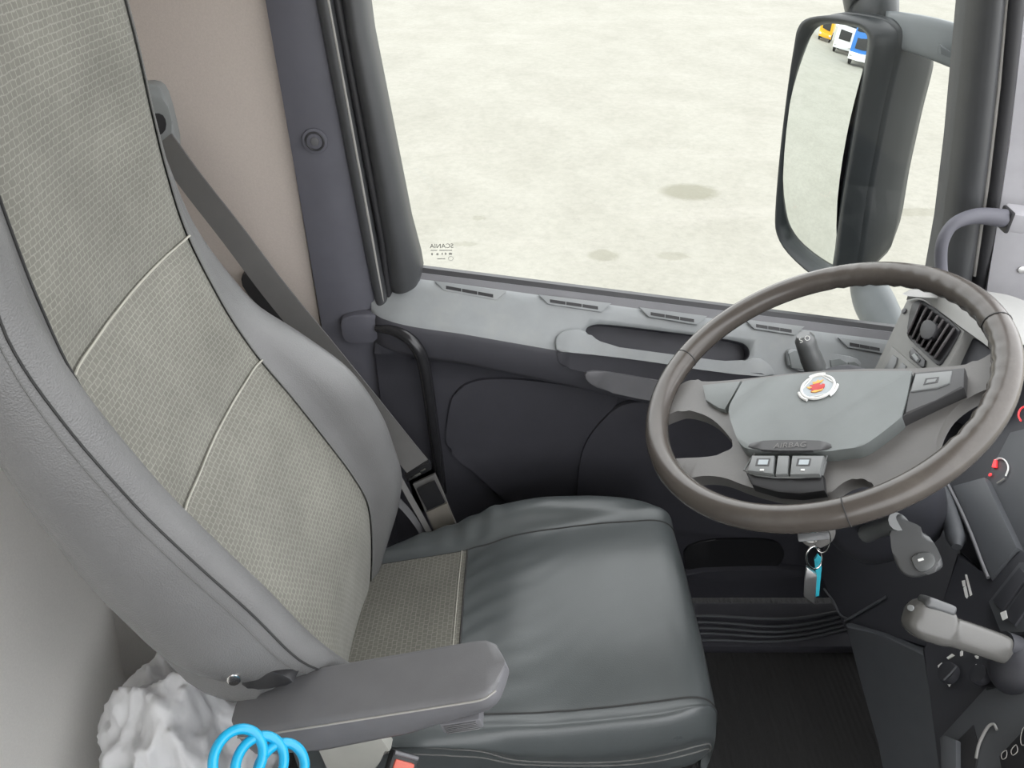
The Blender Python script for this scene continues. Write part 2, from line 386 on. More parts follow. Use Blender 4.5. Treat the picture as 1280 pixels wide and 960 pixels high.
slab('wall_right', (XR, -1.0, -.06), (1.05, -.95, .74), 'door_dark', 'unseen passenger door side below its window, added to cut flat light', 'wall')  # out of view, added to hold back flat light from the passenger side
slab('trim_3', (XR, -1.0, .74), (-.36, -.95, ZC), 'headliner', 'unseen beige side lining behind the passenger window, added to cut flat light', 'trim')  # rear part of the same added light-blocking side, also out of view
slab('wall_front', (1.05, -1.0, -.06), (1.1, 1.24, .70), 'dash_dark', 'bulkhead below the windscreen, added to darken the footwell', 'wall')  # added to keep light out of the footwell
# bulging padded panel on the rear wall
def rear_pad():
    prof = [(.02, -.9)]
    ys = np.linspace(-.9, .86, 14); V = []; zs = np.linspace(.0, 1.9, 30)
    secs = []
    for z in zs:
        bul = .03 + .05 * math.exp(-((z - .55) / .28) ** 2)
        yend = .86 + .07 * math.exp(-((z - .5) / .3) ** 2)
        row = [(XR, -.9, z), (XR + bul, -.88, z)]
        for y in np.linspace(-.6, yend - .12, 8): row.append((XR + bul, y, z))
        for a in np.linspace(0, math.pi / 2, 8)[1:]:
            row.append((XR + bul * math.cos(a), yend - .12 + .12 * math.sin(a), z))
        secs.append(row)
    o = loft('rear_wall_panel', secs, 'rear_felt', None, caps=False, closed_ring=False, origin=(XR, .3, 0))
    tag(o, 'pale grey padded lining panel bulging from the rear wall behind the seat', 'wall panel')
rear_pad()

# ---- pillar trim between side lining and door
t1 = root('trim_1', (-.28, YD, 0), 'dark grey pillar trim panel with a round screw cover', 'trim', kind='structure')
def pillar_b():
    Yp = 1.185
    l = [PY(323, -40, Yp), PY(395, 375, Yp), PY(440, 640, Yp), PY(470, 800, Yp)]; r = [PY(395, -40, Yp), PY(470, 375, Yp), PY(502, 640, Yp), PY(525, 800, Yp)]
    # extend upwards to the roof, downwards to the floor
    l.insert(0, np.array([l[0][0], Yp, ZC])); r.insert(0, np.array([r[0][0], Yp, ZC]))
    l.append(np.array([l[-1][0], Yp, 0])); r.append(np.array([r[-1][0], Yp, 0]))
    secs = []
    for a, b in zip(l, r):
        row = []
        for s, dy in ((0, .06), (0, .008), (.02, .001), (.06, 0), (.5, -.004), (.94, 0), (.98, .003), (1, .012), (1, .06)):
            p = a * (1 - s) + b * s; row.append(p + np.array([0, dy, 0]))
        secs.append(row)
    loft('pillar_panel', secs, 'pillar', t1, closed_ring=True, autosmooth=40)
    c = PY(394, 176, Yp - .004)
    nn = np.array([0, -1., 0])
    s = disc('screw_cover', c, nn, .0195, .003, 'pillar', t1, 28, .0012)
    th = np.linspace(0, 2 * math.pi, 32, endpoint=False)
    tube('cover_ring', [c + np.array([.0135 * math.cos(a), -.0032, .0135 * math.sin(a)]) for a in th], .0016, 'rubber', s, 8, True)
    disc('screw', c + nn * .003, nn, .0065, .002, 'shell', s, 16, .0008)
    # strap loop cover low on pillar where the door handle bar sits
    pixprism('handle_cover', [(424, 402), (432, 396), (470, 392), (474, 400), (476, 428), (440, 432), (428, 425)], (0, 1.165, 0), (0, -1, 0), .03, 'pillar', t1, .006, 1)
pillar_b()

# ------------------------------------------------------------------ driver's door
D = root('door_1', (.25, YD, 0), 'driver door with sloping window sill, grab handle and lower panel', 'door', kind='structure')
Yg = 1.215
SL0, SL1 = PY(527, 338, Yg), PY(1100, 410, Yg)
def zsill(X): return SL0[2] + (SL1[2] - SL0[2]) * (X - SL0[0]) / (SL1[0] - SL0[0])
XD0, XD1 = -.245, .86
def door_panel():
    # profile: (dz from sill, Y)
    prof = [(-.012, 1.235), (-.012, 1.195), (-.022, 1.186), (-.028, 1.18), (-.05, 1.165), (-.066, 1.148), (-.078, 1.138), (-.088, 1.135), (-.11, 1.135), (-.138, 1.137), (-.146, 1.141),
            (-.150, 1.158), (-.156, 1.164), (-.2, 1.166), (-.3, 1.166), (-.42, 1.168), (-.55, 1.168)]
    xs = np.linspace(XD0, XD1, 56); 
    top, low = [], []
    for x in xs:
        zs = zsill(x); k = 1 + .45 * np.clip((x - .0) / .3, -.3, 1) * .55
        rt, rl = [], []
        # rear end of the shelf curves back to the frame
        e = math.exp(-max(0, x - XD0) / .035)
        for i, (dz, Y) in enumerate(prof):
            z = zs + dz * (k if i < 11 else 1) - (.03 * (k - 1) if i >= 11 else 0); y = Y + (.035 * e if 2 < i < 11 else 0)
            y = min(y, 1.2 if i > 1 else y)
            if i <= 10: rt.append((x, y, z))
            if i >= 10: rl.append((x, y, max(z, .04)))
        rl.append((x, 1.168, .035)); rl.append((x, 1.24, .035)); rl.append((x, 1.24, zs - .2))
        rt.append((x, 1.24, zs - .17)); 
        top.append(rt); low.append(rl)
    return top, low
dtop, dlow = door_panel()
shelf = loft('door_upper_panel', dtop, 'door_top', D, autosmooth=60)
# upper shelf light, vertical face below the edge dark: assign by profile row
shelf.data.materials.append(M['door_dark'])
nv = len(dtop[0])
for i, p in enumerate(shelf.data.polygons):
    if len(p.vertices) == 4:
        j = i % nv
        if 6 <= j <= 10: p.material_index = 1
loft('door_lower_panel', dlow, 'door_low', D, autosmooth=60)

def on_shelf(px, py):
    """approx: intersect the pixel with the sloping shelf plane"""
    A = np.array([0, 1.186, zsill(0) - .022]); B = np.array([0, 1.138, zsill(0) - .085]); 
    d1 = np.array([1, 0, (SL1[2] - SL0[2]) / (SL1[0] - SL0[0])]); n = nrm(np.cross(d1, B - A)); 
    if n[1] > 0: n = -n
    return PP(px, py, A, n), n
SHN = on_shelf(700, 400)[1]; SHP = on_shelf(700, 400)[0]
SX = nrm(np.array([1, 0, (SL1[2] - SL0[2]) / (SL1[0] - SL0[0])])); SV = nrm(np.cross(SX, SHN))
if SV[2] > 0: SV = -SV

def pix_on_shelf(name, px, m, parent, thick=.004, lift=.002, bevel=.001, sm=0, label=None):
    return pixprism(name, px, SHP, SHN, thick, m, parent, bevel, sm, lift, label)
# demister slots along the sill
for k, (x0, y0, x1, y1) in enumerate([(557, 360, 617, 371), (687, 377, 748, 386), (813, 393, 868, 402), (945, 408, 990, 415), (1062, 431, 1100, 438)]):
    hs = 8 if k else 7
    vent = pix_on_shelf('demister_frame', [(x0 - 14, y0 - 9), (x1 + 16, y1 - 7), (x1 + 4, y1 + 4), (x0 - 2, y0 + 3)], 'door_top', D, .004, .002, .0008)
    for s in range(3):
        a, b = s / 3 + .008, (s + 1) / 3 - .008
        xa, xb = x0 + (x1 - x0) * a, x0 + (x1 - x0) * b; ya, yb = y0 + (y1 - y0) * a, y0 + (y1 - y0) * b
        pix_on_shelf('demister_slot', [(xa, ya - 3), (xb, yb - 3), (xb, yb + 1), (xa, ya + 1)], 'black', vent, .004, .0026, 0)

# grab handle along the door
def door_handle():
    P0 = SHP; n = SHN
    # recess behind the bar: dark rounded trough let into the shelf
    rec = [(733, 411), (742, 404), (760, 403), (850, 414), (930, 424), (944, 433), (945, 447), (930, 452), (840, 442), (760, 431), (742, 425)]
    cut = pixprism('cutter', rec, SHP, SHN, .05, 'door_dark', D, 0, 2, .02)
    md = shelf.modifiers.new('cut', 'BOOLEAN'); md.operation = 'DIFFERENCE'; md.solver = 'EXACT'; md.object = cut; md.material_mode = 'TRANSFER'
    bpy.context.view_layer.update(); dg = bpy.context.evaluated_depsgraph_get()
    nm_ = bpy.data.meshes.new_from_object(shelf.evaluated_get(dg), preserve_all_data_layers=True, depsgraph=dg)
    shelf.modifiers.clear(); shelf.data = nm_; bpy.data.objects.remove(cut)
    # moulded light bar
    bar = [(694, 427), (698, 417), (712, 411), (731, 412), (740, 424), (752, 431), (840, 443), (925, 454), (936, 450), (948, 446), (962, 454), (970, 466), (968, 472), (900, 466), (800, 450), (720, 441), (696, 440)]
    h = pixprism('grab_handle', bar, SHP, SHN, .03, 'door_top', D, .004, 1, .012)
    # dark front face of bar
    Pf = np.array([.3, 1.131, .66]); nf = np.array([0, -1, .12])
    pixprism('handle_face', [(695, 437), (720, 438), (800, 448), (900, 463), (969, 468), (972, 480), (900, 492), (830, 487), (760, 470), (735, 466), (706, 460), (696, 452)], Pf, nf, .014, 'door_dark', D, .004, 1, .004)
    pixprism('pull_lip', [(730, 466), (745, 463), (800, 472), (900, 490), (960, 498), (975, 508), (960, 518), (900, 512), (815, 502), (750, 488), (733, 478)], Pf, nf, .02, 'arm_side', D, .005, 1, .008)
door_handle()
# lower door: moulded speaker bulge outline and map pocket
Pl = np.array([0, 1.166, 0]); nl = np.array([0, -1, 0.])
pixprism('lower_moulding', [(560, 520), (566, 492), (590, 476), (630, 473), (700, 480), (770, 492), (776, 500), (748, 530), (728, 560), (722, 600), (725, 640), (640, 640), (600, 595), (570, 575), (556, 555)], Pl, nl, .01, 'door_low', D, .006, 2, .008)
pixprism('pocket_front', [(722, 600), (728, 560), (748, 530), (782, 500), (840, 508), (1010, 540), (1045, 560), (1050, 670), (1000, 672), (860, 668), (722, 640)], Pl, nl, .01, 'door_low', D, .006, 2, .014)
pixprism('pocket_slot', [(855, 676), (960, 673), (978, 682), (982, 698), (968, 712), (870, 716), (855, 712)], Pl, nl, .006, 'black', D, .002, 2, .003)
pixprism('pocket_lip', [(850, 716), (970, 712), (1010, 715), (1010, 722), (860, 728)], Pl, nl, .02, 'door_low', D, .004, 1, .016)

# glass with seals and etched maker's mark
def window():
    tl, tr = PY(440, -160, Yg), PY(1245, -160, Yg)
    pts = [np.array([SL0[0] - .06, Yg, zsill(SL0[0] - .06) - .03]), np.array([.80, Yg, zsill(.80) - .03]), np.array([.70, Yg, 1.75]), np.array([-.2, Yg, 1.75])]
    mesh_obj('pane', [p + np.array([0, .004, 0]) for p in pts], [(0, 1, 2, 3)], 'glass', D, False)
    # sill seals: pale top lip, dark gap, dark rubber
    def strip(name, dz0, dz1, Y0, Y1, m):
        secs = []
        for x in np.linspace(SL0[0] - .03, .80, 24):
            z = zsill(x); secs.append([(x, Y0, z + dz0), (x, Y1, z + dz1), (x, Y1 + .012, z + dz1 - .002), (x, Y0 + .012, z + dz0 - .001)])
        loft(name, secs, m, D, autosmooth=30)
    strip('outer_sill_seal', .004, -.004, 1.218, 1.212, 'rubber')
    strip('sill_seal', -.003, -.017, 1.210, 1.198, 'arm_side')
    strip('inner_sill_seal', -.017, -.022, 1.198, 1.190, 'rubber')
    # etching, reads from outside so it is reversed here
    c = PY(552, 308, Yg); c2 = PY(552, 314, Yg)
    text_obj('glass_maker_mark', 'SCANIA', c, (-1, 0, -.02), (0, 0, 1), .0115, 'etch', D, .001)
    for x0, y0, x1, y1 in ((538, 312.5, 546.5, 313.5), (549, 312.5, 565, 313.5), (539, 316.5, 541, 319), (545.5, 316.5, 548, 319), (552, 316, 553.5, 318.5), (556, 316, 558, 318.5), (561, 316, 565, 318.5), (546.5, 323, 556.5, 324)):
        prism('glass_small_mark', [PY(x0, y0, Yg), PY(x1, y0, Yg), PY(x1, y1, Yg), PY(x0, y1, Yg)], (0, .0006, 0), 'greyetch', D)
    tube('glass_small_mark', [PY(563.5 + 3 * math.cos(a), 323 + 2.6 * math.sin(a), Yg) for a in np.linspace(0, 2 * math.pi, 18, endpoint=False)], .0004, 'greyetch', D, 6, True)
window()
def post(name, pxl, pxr, Y, m, parent, bulge=.02, depth=.05, top=None, label=None, autosmooth=50):
    """rounded vertical frame member between two pixel polylines on plane Y"""
    secs = []
    l = [PY(x, y, Y) for x, y in pxl]; r = [PY(x, y, Y) for x, y in pxr]
    if top is not None:
        for q in (l, r):
            d = q[0] - q[1]; q.insert(0, q[0] + d * ((top - q[0][2]) / d[2]))
    for a, b in zip(l, r):
        row = [a + np.array([0, depth, 0])]
        for s in np.linspace(0, 1, 9):
            row.append(a * (1 - s) + b * s + np.array([0, -bulge * math.sin(math.pi * s) ** .7, 0]))
        row.append(b + np.array([0, depth, 0])); secs.append(row)
    return loft(name, secs, m, parent, autosmooth=autosmooth, label=label)
# rear upright of the window frame (rounded foot)
post('window_frame_rear', [(424, -20), (432, 40), (458, 180), (474, 280), (481, 330), (483, 352), (488, 362)], [(456, -20), (464, 40), (492, 180), (512, 280), (524, 325), (527, 342), (524, 354)], 1.197, 'frame', D, .026, .04, top=ZC)
post('window_frame_front', [(1216, -20), (1208, 60), (1196, 180), (1183, 280), (1170, 350), (1150, 440)], [(1257, -20), (1250, 60), (1238, 180), (1226, 270), (1215, 345), (1195, 440)], 1.205, 'frame', D, .03, .045, top=ZC)
# door seal strips on the pillar side
for nm, a, b, mm, Y in (('door_seal', (391, 478), (412, 490), 'frame', 1.182), ('door_seal', (411, 489), (426, 497), 'rubber', 1.19)):
    post(nm, [(a[0], -20), (a[0] + 60, 290), (a[1] - 4, 400), (a[1] + 12, 600)], [(b[0], -20), (b[0] + 56, 290), (b[1], 400), (b[1] + 14, 600)], Y, mm, D, .008, .03, top=ZC)
post('seal_lip', [(405, -20), (462, 290), (481, 398)], [(408, -20), (465, 290), (484, 398)], 1.176, 'seal_light', D, .001, .01, top=ZC)

# black grab bar at the rear edge of the door
gb = root('grab_bar', PY(545, 600, 1.15), 'black curved grab bar beside the pillar behind the door seal', 'grab bar')
path = cr([PY(x, y, Y) for x, y, Y in [(472, 410, 1.165), (490, 412, 1.15), (512, 424, 1.135), (527, 446, 1.13), (534, 480, 1.132), (541, 530, 1.14), (548, 580, 1.15), (552, 615, 1.165)]], 6)
tube('bar', path, np.interp(np.linspace(0, 1, len(path)), [0, .1, .4, 1], [.008, .010, .0115, .0105]), 'blackgloss', gb, 12)
pixprism('bar_mount', [(478, 415), (500, 418), (530, 470), (545, 600), (552, 640), (520, 640), (500, 560)], (0, 1.168, 0), (0, -1, 0), .02, 'black', gb, .003)

# ------------------------------------------------------------------ front pillar
t2 = root('trim_2', (.8, 1.2, 0), 'pale grey front pillar trim beside the windscreen', 'trim', kind='structure')
post('pillar_seal_light', [(1258, -20), (1246, 110), (1232, 230), (1216, 345)], [(1264, -20), (1252, 110), (1238, 230), (1221, 345)], 1.19, 'seal_light', t2, .003, .02, top=ZC)
post('pillar_seal', [(1263, -20), (1252, 110), (1238, 230), (1221, 345), (1200, 440)], [(1284, -20), (1270, 110), (1254, 230), (1236, 345), (1215, 440)], 1.185, 'rubber', t2, .008, .03, top=ZC)
def apil():
    n = nrm((-.35, -.93, .12)); P0 = PY(1245, 300, 1.18)
    pts = [(1282, -60), (1276, 60), (1262, 180), (1247, 280), (1236, 345), (1222, 440), (1290, 560), (1400, 560), (1420, 200), (1420, -60)]
    pixprism('pillar_trim_panel', pts, P0, n, .05, 'apillar', t2, .006)
    c = PP(1277, 337, P0, n); s = disc('trim_screw', c, n, .006, .003, 'silver', t2, 16, .001)
    # continuation up to the roof
    a, b = PP(1282, -60, P0, n), PP(1420, -60, P0, n)
    prism('pillar_upper', [a, b, b + np.array([-.12, 0, ZC - b[2]]), a + np.array([-.12, 0, ZC - a[2]])], -n * .05, 'apillar', t2, .004)
apil()
gh = root('pillar_grab_handle', PY(1265, 275, 1.12), 'dark curved grab handle fixed to the pale front pillar', 'grab handle')
pth = cr([PY(x, y, Y) for x, y, Y in [(1178, 350, 1.1), (1176, 325, 1.1), (1178, 303, 1.1), (1188, 284, 1.105), (1204, 274, 1.11), (1225, 270, 1.115), (1256, 273, 1.12)]], 6)
tube('handle_bar', pth, np.interp(np.linspace(0, 1, len(pth)), [0, .5, .8, 1], [.009, .009, .012, .014]), 'pillar', gh, 14)
rbox('handle_mount', PY(1278, 274, 1.13), (.05, .05, .03), ((1, -.35, 0), (.35, 1, 0), (0, 0, 1)), 'apillar', gh, .005)
rbox('handle_collar', PY(1257, 274, 1.122), (.006, .034, .034), ((1, -.1, 0), (.1, 1, 0), (0, 0, 1)), 'black', gh, .004)

# ------------------------------------------------------------------ door mirror
MRAD = 1.2
def door_mirror():
    P0 = PY(1030, 185, 1.52)
    v = nrm(P0 - CC); 
    r = nrm((-1.0, .30, -.45)); n = nrm(r - v)
    R = root('door_mirror', P0, 'tall black exterior mirror on a grey arm outside the side window', 'mirror')
    outer = [(997, 36), (1007, 24), (1031, 20), (1070, 26), (1088, 36), (1094, 50), (1090, 79), (1079, 131), (1071, 175), (1058, 250), (1046, 338), (1031, 346), (1015, 344), (985, 317), (971, 293), (969, 265), (975, 190), (985, 107), (993, 55)]
    inner = [(1008, 46), (1015, 34), (1031, 29), (1068, 33), (1080, 39), (1085, 50), (1081, 79), (1071, 131), (1063, 175), (1051, 250), (1041, 333), (1032, 340), (1022, 338), (992, 312), (980, 290), (979, 265), (985, 190), (994, 107), (1003, 60)]
    O = np.array([PP(x, y, P0 + n * .012, n) for x, y in outer]); I = np.array([PP(x, y, P0, n) for x, y in inner])
    Os, Is = cr(O, 3, True), cr(I, 3, True)
    cen = Is.mean(0)
    # frame ring
    loft('mirror_frame', [Os + nrm(-n + np.array([.35, -.2, 0])) * .05, Os, (Os * .6 + Is * .4) + n * .004, Is + n * .001, Is - n * .03], 'mirror_body', R, caps=False)
    m_ = len(Is); V = [P0 + n * .014]; F = []
    rings = 14
    for k in range(1, rings + 1):
        for p in Is:
            q = P0 + (p - P0) * k / rings; V.append(q + n * (.014 - np.dot(q - P0, q - P0) / (2 * MRAD)))
    F = [(0, 1 + j, 1 + (j + 1) % m_) for j in range(m_)]
    for k in range(rings - 1):
        for j in range(m_): F.append((1 + k * m_ + j, 1 + (k + 1) * m_ + j, 1 + (k + 1) * m_ + (j + 1) % m_, 1 + k * m_ + (j + 1) % m_))
    mesh_obj('mirror_glass', V, F, 'mirror', R, True)
    # housing: swept back away from the glass
    secs = []
    up = np.array([0, 0, 1.]); side = nrm(np.cross(up, n))
    for d, s, off in ((.042, 1.005, 0), (.055, 1.01, 0), (.09, .97, .0), (.125, .88, .0), (.150, .70, .0), (.16, .4, .0)):
        c0 = Os.mean(0); secs.append([c0 + (p - c0) * s + nrm(-n + np.array([.35, -.2, 0])) * d for p in Os])
    loft('mirror_housing', secs, 'mirror_body', R)
    return R, P0, n
MR, MP0, MN = door_mirror()
def mirror_ray(x, y):
    d = nrm(ray(x, y)); Sc = MP0 - MN * MRAD; b = np.dot(CC - Sc, d); c_ = np.dot(CC - Sc, CC - Sc) - MRAD ** 2
    t = -b - math.sqrt(max(0, b * b - c_)); p = CC + d * t; m = nrm(p - Sc); return p, d - 2 * np.dot(d, m) * m
# arm from the housing to the pillar
def mirror_arm():
    a = [PY(x, y, Y) for x, y, Y in [(1104, 34, 1.50), (1125, 38, 1.46), (1165, 48, 1.41), (1215, 66, 1.36), (1262, 90, 1.30), (1300, 110, 1.26)]]
    a = cr(a, 5); secs = []
    for i, (t, u, v) in enumerate(frames(a)):
        k = i / (len(a) - 1); hh = .026 + .014 * k; ww = .016
        ring = []
        for an in np.linspace(0, 2 * math.pi, 16, endpoint=False):
            cx, sy = math.cos(an), math.sin(an)
            ring.append(a[i] + np.array([0, 1, 0]) * ww * np.sign(cx) * abs(cx) ** .6 + np.array([0, 0, 1]) * hh * np.sign(sy) * abs(sy) ** .6)
        secs.append(ring)
    loft('mirror_arm', secs, 'mirror_arm', MR)
    pixprism('arm_cover', [(1175, 55), (1205, 77), (1212, 66), (1222, 62), (1225, 88), (1176, 68)], PY(1190, 68, 1.365), (0, -1, 0), .01, 'mirror_arm', MR, .002)
    # lower pod of the mirror bracket
    b = cr([PY(x, y, Y) for x, y, Y in [(1075, 330, 1.5), (1085, 360, 1.45), (1096, 385, 1.41), (1112, 410, 1.36), (1130, 430, 1.31)]], 5); secs = []
    for i, (t, u, v) in enumerate(frames(b)):
        k = i / (len(b) - 1); rr = .028 + .018 * math.sin(math.pi * min(1, k * 1.1)) 
        secs.append([b[i] + rr * (math.cos(an) * u * .8 + math.sin(an) * v) for an in np.linspace(0, 2 * math.pi, 16, endpoint=False)])
    loft('lower_bracket', secs, 'mirror_arm', MR)
    # wide-angle mirror above (only its lower end reaches the picture)
    b = cr([PY(x, y, Y) for x, y, Y in [(1095, 40, 1.55), (1093, 18, 1.56), (1090, 0, 1.58), (1086, -60, 1.6), (1080, -140, 1.6), (1078, -160, 1.6)]], 4); secs = []
    for i, (t, u, v) in enumerate(frames(b)):
        k = i / (len(b) - 1); rr = np.interp(k, [0, .2, .5, .9, 1], [.05, .056, .07, .075, .04])
        secs.append([b[i] + rr * (math.cos(an) * u * .7 + math.sin(an) * v * 1.05) for an in np.linspace(0, 2 * math.pi, 18, endpoint=False)])
    loft('wide_angle_housing', secs, 'mirror_body', MR)
mirror_arm()

# ------------------------------------------------------------------ driver seat
S = root('driver_seat', (.0, .77, 0), 'grey driver seat with woven fabric centre, leather bolsters and armrest', 'seat')
ZT = [.36, .455, .54, .60, .66, .72, .80, .865, .91, .955, 1.05, 1.13, 1.20, 1.28, 1.36, 1.43, 1.47, 1.485]
XF = [(.36, -.25), (.455, -.236), (.54, -.228), (.60, -.229), (.66, -.248), (.72, -.275), (.80, -.313), (.865, -.347), (.91, -.366), (.955, -.381), (1.05, -.403), (1.13, -.408), (1.2, -.407), (1.28, -.404), (1.36, -.405), (1.43, -.41), (1.47, -.43), (1.485, -.46)]
SO = [(.36, .02), (.55, .035), (.70, .043), (.88, .045), (1.02, .030), (1.13, .008), (1.3, 0), (1.5, -.005)]      # near seam forward offset
SY = [(.36, .585), (.59, .582), (.63, .562), (.665, .538), (.695, .518), (1.02, .513), (1.13, .522), (1.22, .545), (1.36, .56), (1.5, .575)]
NO = [(.36, .60), (.56, .60), (.61, .572), (.65, .543), (.685, .508), (.73, .490), (.95, .488), (1.05, .495), (1.15, .51), (1.25, .535), (1.4, .545), (1.5, .56)]
NB = [(.36, -.06), (.54, -.09), (.60, -.125), (.627, -.13), (.688, -.125), (.805, -.113), (.926, -.078), (.991, -.072), (1.2, -.06), (1.5, -.05)]
FO = [(.36, -.0), (.45, .015), (.481, .025), (.556, .038), (.644, .053), (.74, .075), (.815, .07), (.857, .05), (.891, .014), (.949, -.001), (1.05, -.004), (1.2, -.012), (1.5, -.012)]
FY = [(.36, .94), (.45, .955), (.6, .962), (.9, .962), (.95, .957), (1.05, .926), (1.17, .91), (1.3, .905), (1.5, .90)]
def back_row(z):
    xf = interp(z, XF); so = interp(z, SO); sy = interp(z, SY); no = interp(z, NO); nb = interp(z, NB); fo = interp(z, FO); fy = interp(z, FY)
    fn, ff = .585 , .893
    if z < .64: fn = max(fn, sy + .015)
    return [(xf + nb - .03, fn + .03, z), (xf + nb, no + .045, z), (xf + nb * .35, no, z), (xf + so, sy, z), (xf + so + .006, sy + (fn - sy) * .5, z), (xf, fn, z),
            (xf - .009, .66, z), (xf - .012, .739, z), (xf - .009, .82, z), (xf, ff, z), (xf + fo * .75 + .004, ff + (fy - ff) * .45, z), (xf + fo, fy, z),
            (xf + fo - .045, fy + .02, z), (xf - .10, fy - .02, z), (xf - .12, fy - .08, z)]
NSUB = 5
rowsZ = []
for a, b in zip(ZT[:-1], ZT[1:]):
    k = max(2, int((b - a) / .012))
    rowsZ += list(np.linspace(a, b, k, endpoint=False))
rowsZ.append(ZT[-1])
# make sure the panel seams fall on rows
SEAM1, SEAM2 = .865, 1.05
ctrl = np.array([back_row(z) for z in ZT]); 
# smooth in z by Catmull-Rom over control rows with uniform resample
def smooth_rows(zs):
    out = []
    Z = np.array(ZT)
    for z in zs:
        i = min(max(np.searchsorted(Z, z) - 1, 0), len(Z) - 2); t = (z - Z[i]) / (Z[i + 1] - Z[i])
        a = ctrl[i - 1] if i > 0 else 2 * ctrl[0] - ctrl[1]; d = ctrl[i + 2] if i + 2 < len(Z) else 2 * ctrl[-1] - ctrl[-2]
        b, c = ctrl[i], ctrl[i + 1]
        # finite-difference tangents for non-uniform spacing
        zi = Z[i - 1] if i > 0 else 2 * Z[0] - Z[1]; zd = Z[i + 2] if i + 2 < len(Z) else 2 * Z[-1] - Z[-2]
        m0 = (c - a) / (Z[i + 1] - zi) * (Z[i + 1] - Z[i]); m1 = (d - b) / (zd - Z[i]) * (Z[i + 1] - Z[i])
        h = (2 * t ** 3 - 3 * t ** 2 + 1) * b + (t ** 3 - 2 * t ** 2 + t) * m0 + (-2 * t ** 3 + 3 * t ** 2) * c + (t ** 3 - t ** 2) * m1
        h[:, 2] = z; out.append(h)
    return np.array(out)
CT = smooth_rows(rowsZ)
def dense_cols(row): return cr(row, NSUB)
BG = np.array([dense_cols(r) for r in CT])          # rows x cols x 3
c5, c9 = 5 * NSUB, 9 * NSUB
BR = root('backrest_tmp', (0, 0, 0)); bpy.data.objects.remove(BR)
def sub_grid(name, G, m, parent, label=None, uvs=None):
    nu, nv = G.shape[:2]
    return mesh_obj(name, G.reshape(-1, 3), grid_faces(nu, nv), m, parent, True, uvs, label)
core = G0 = None
# backrest shell (back cover) first: it carries the rest
backshell = []
for r in BG:
    a, b = r[-1], r[0]; z = r[0][2]
    backshell.append([a, a + np.array([-.02, -.05, 0]), (a + b) / 2 + np.array([-.03, 0, 0]), b + np.array([-.02, .05, 0]), b])
sh = sub_grid('backrest_shell', np.array(backshell), 'shell', S)
top = BG[-1]
near_b = sub_grid('near_bolster', BG[:, :c5 + 1], 'leather', S, 'grey leather side bolster with stitched seam')
far_b = sub_grid('far_bolster', BG[:, c9:], 'leather', S)
# top cap of the backrest
capv = list(BG[-1]); cc_ = BG[-1].mean(0) + np.array([0, 0, .01]); mesh_obj('backrest_top', capv + [cc_], [(i, i + 1, len(capv)) for i in range(len(capv) - 1)], 'leather', S)
def fabric_panel(z0, z1, name):
    rz = np.linspace(z0, z1, max(8, int((z1 - z0) / .008))); rows = smooth_rows(rz); G = []; U = []
    vacc = 0; prev = None
    for i, r in enumerate(rows):
        row = dense_cols(r)[c5:c9 + 1].copy(); mid = row[len(row) // 2]
        if prev is not None: vacc += np.linalg.norm(mid - prev)
        prev = mid.copy()
        e = min(abs(rz[i] - z0), abs(rz[i] - z1)); 
        for j in range(len(row)):
            s = min(j, len(row) - 1 - j) / (len(row) - 1)
            row[j, 0] += .006 * min(1, e / .03) * min(1, s / .12) - .002
            U.append((row[j, 1], z0 * 1.05 + vacc))
        G.append(row)
    return sub_grid(name, np.array(G), 'fabric', S, None, U)
fp3 = fabric_panel(.36, SEAM1, 'fabric_panel'); fp2 = fabric_panel(SEAM1, SEAM2, 'fabric_panel'); fp1 = fabric_panel(SEAM2, 1.485, 'fabric_panel')
def seam_back(z, name, m, par):
    r = dense_cols(smooth_rows([z])[0])[c5:c9 + 1]; r = r + np.array([.0008, 0, 0]); tube(name, r + np.array([.0016, 0, 0]), .0014, m, par, 6)
seam_back(SEAM1, 'seam', 'stitch', fp3); seam_back(SEAM2, 'seam', 'stitch', fp2)
tube('piping', BG[:, c5] + np.array([.001, 0, 0]), .0014, 'darkseam', near_b, 6)
tube('piping', BG[:, c9] + np.array([.001, 0, 0]), .0013, 'thread', far_b, 6)
cs = 3 * NSUB
tube('bolster_seam', BG[:, cs] + np.array([.0004, -.0003, 0]), .0012, 'darkseam', near_b, 6)
tube('bolster_stitching', BG[:, cs - 1] + np.array([.0002, -.0006, 0]), .0005, 'thread', near_b, 6)

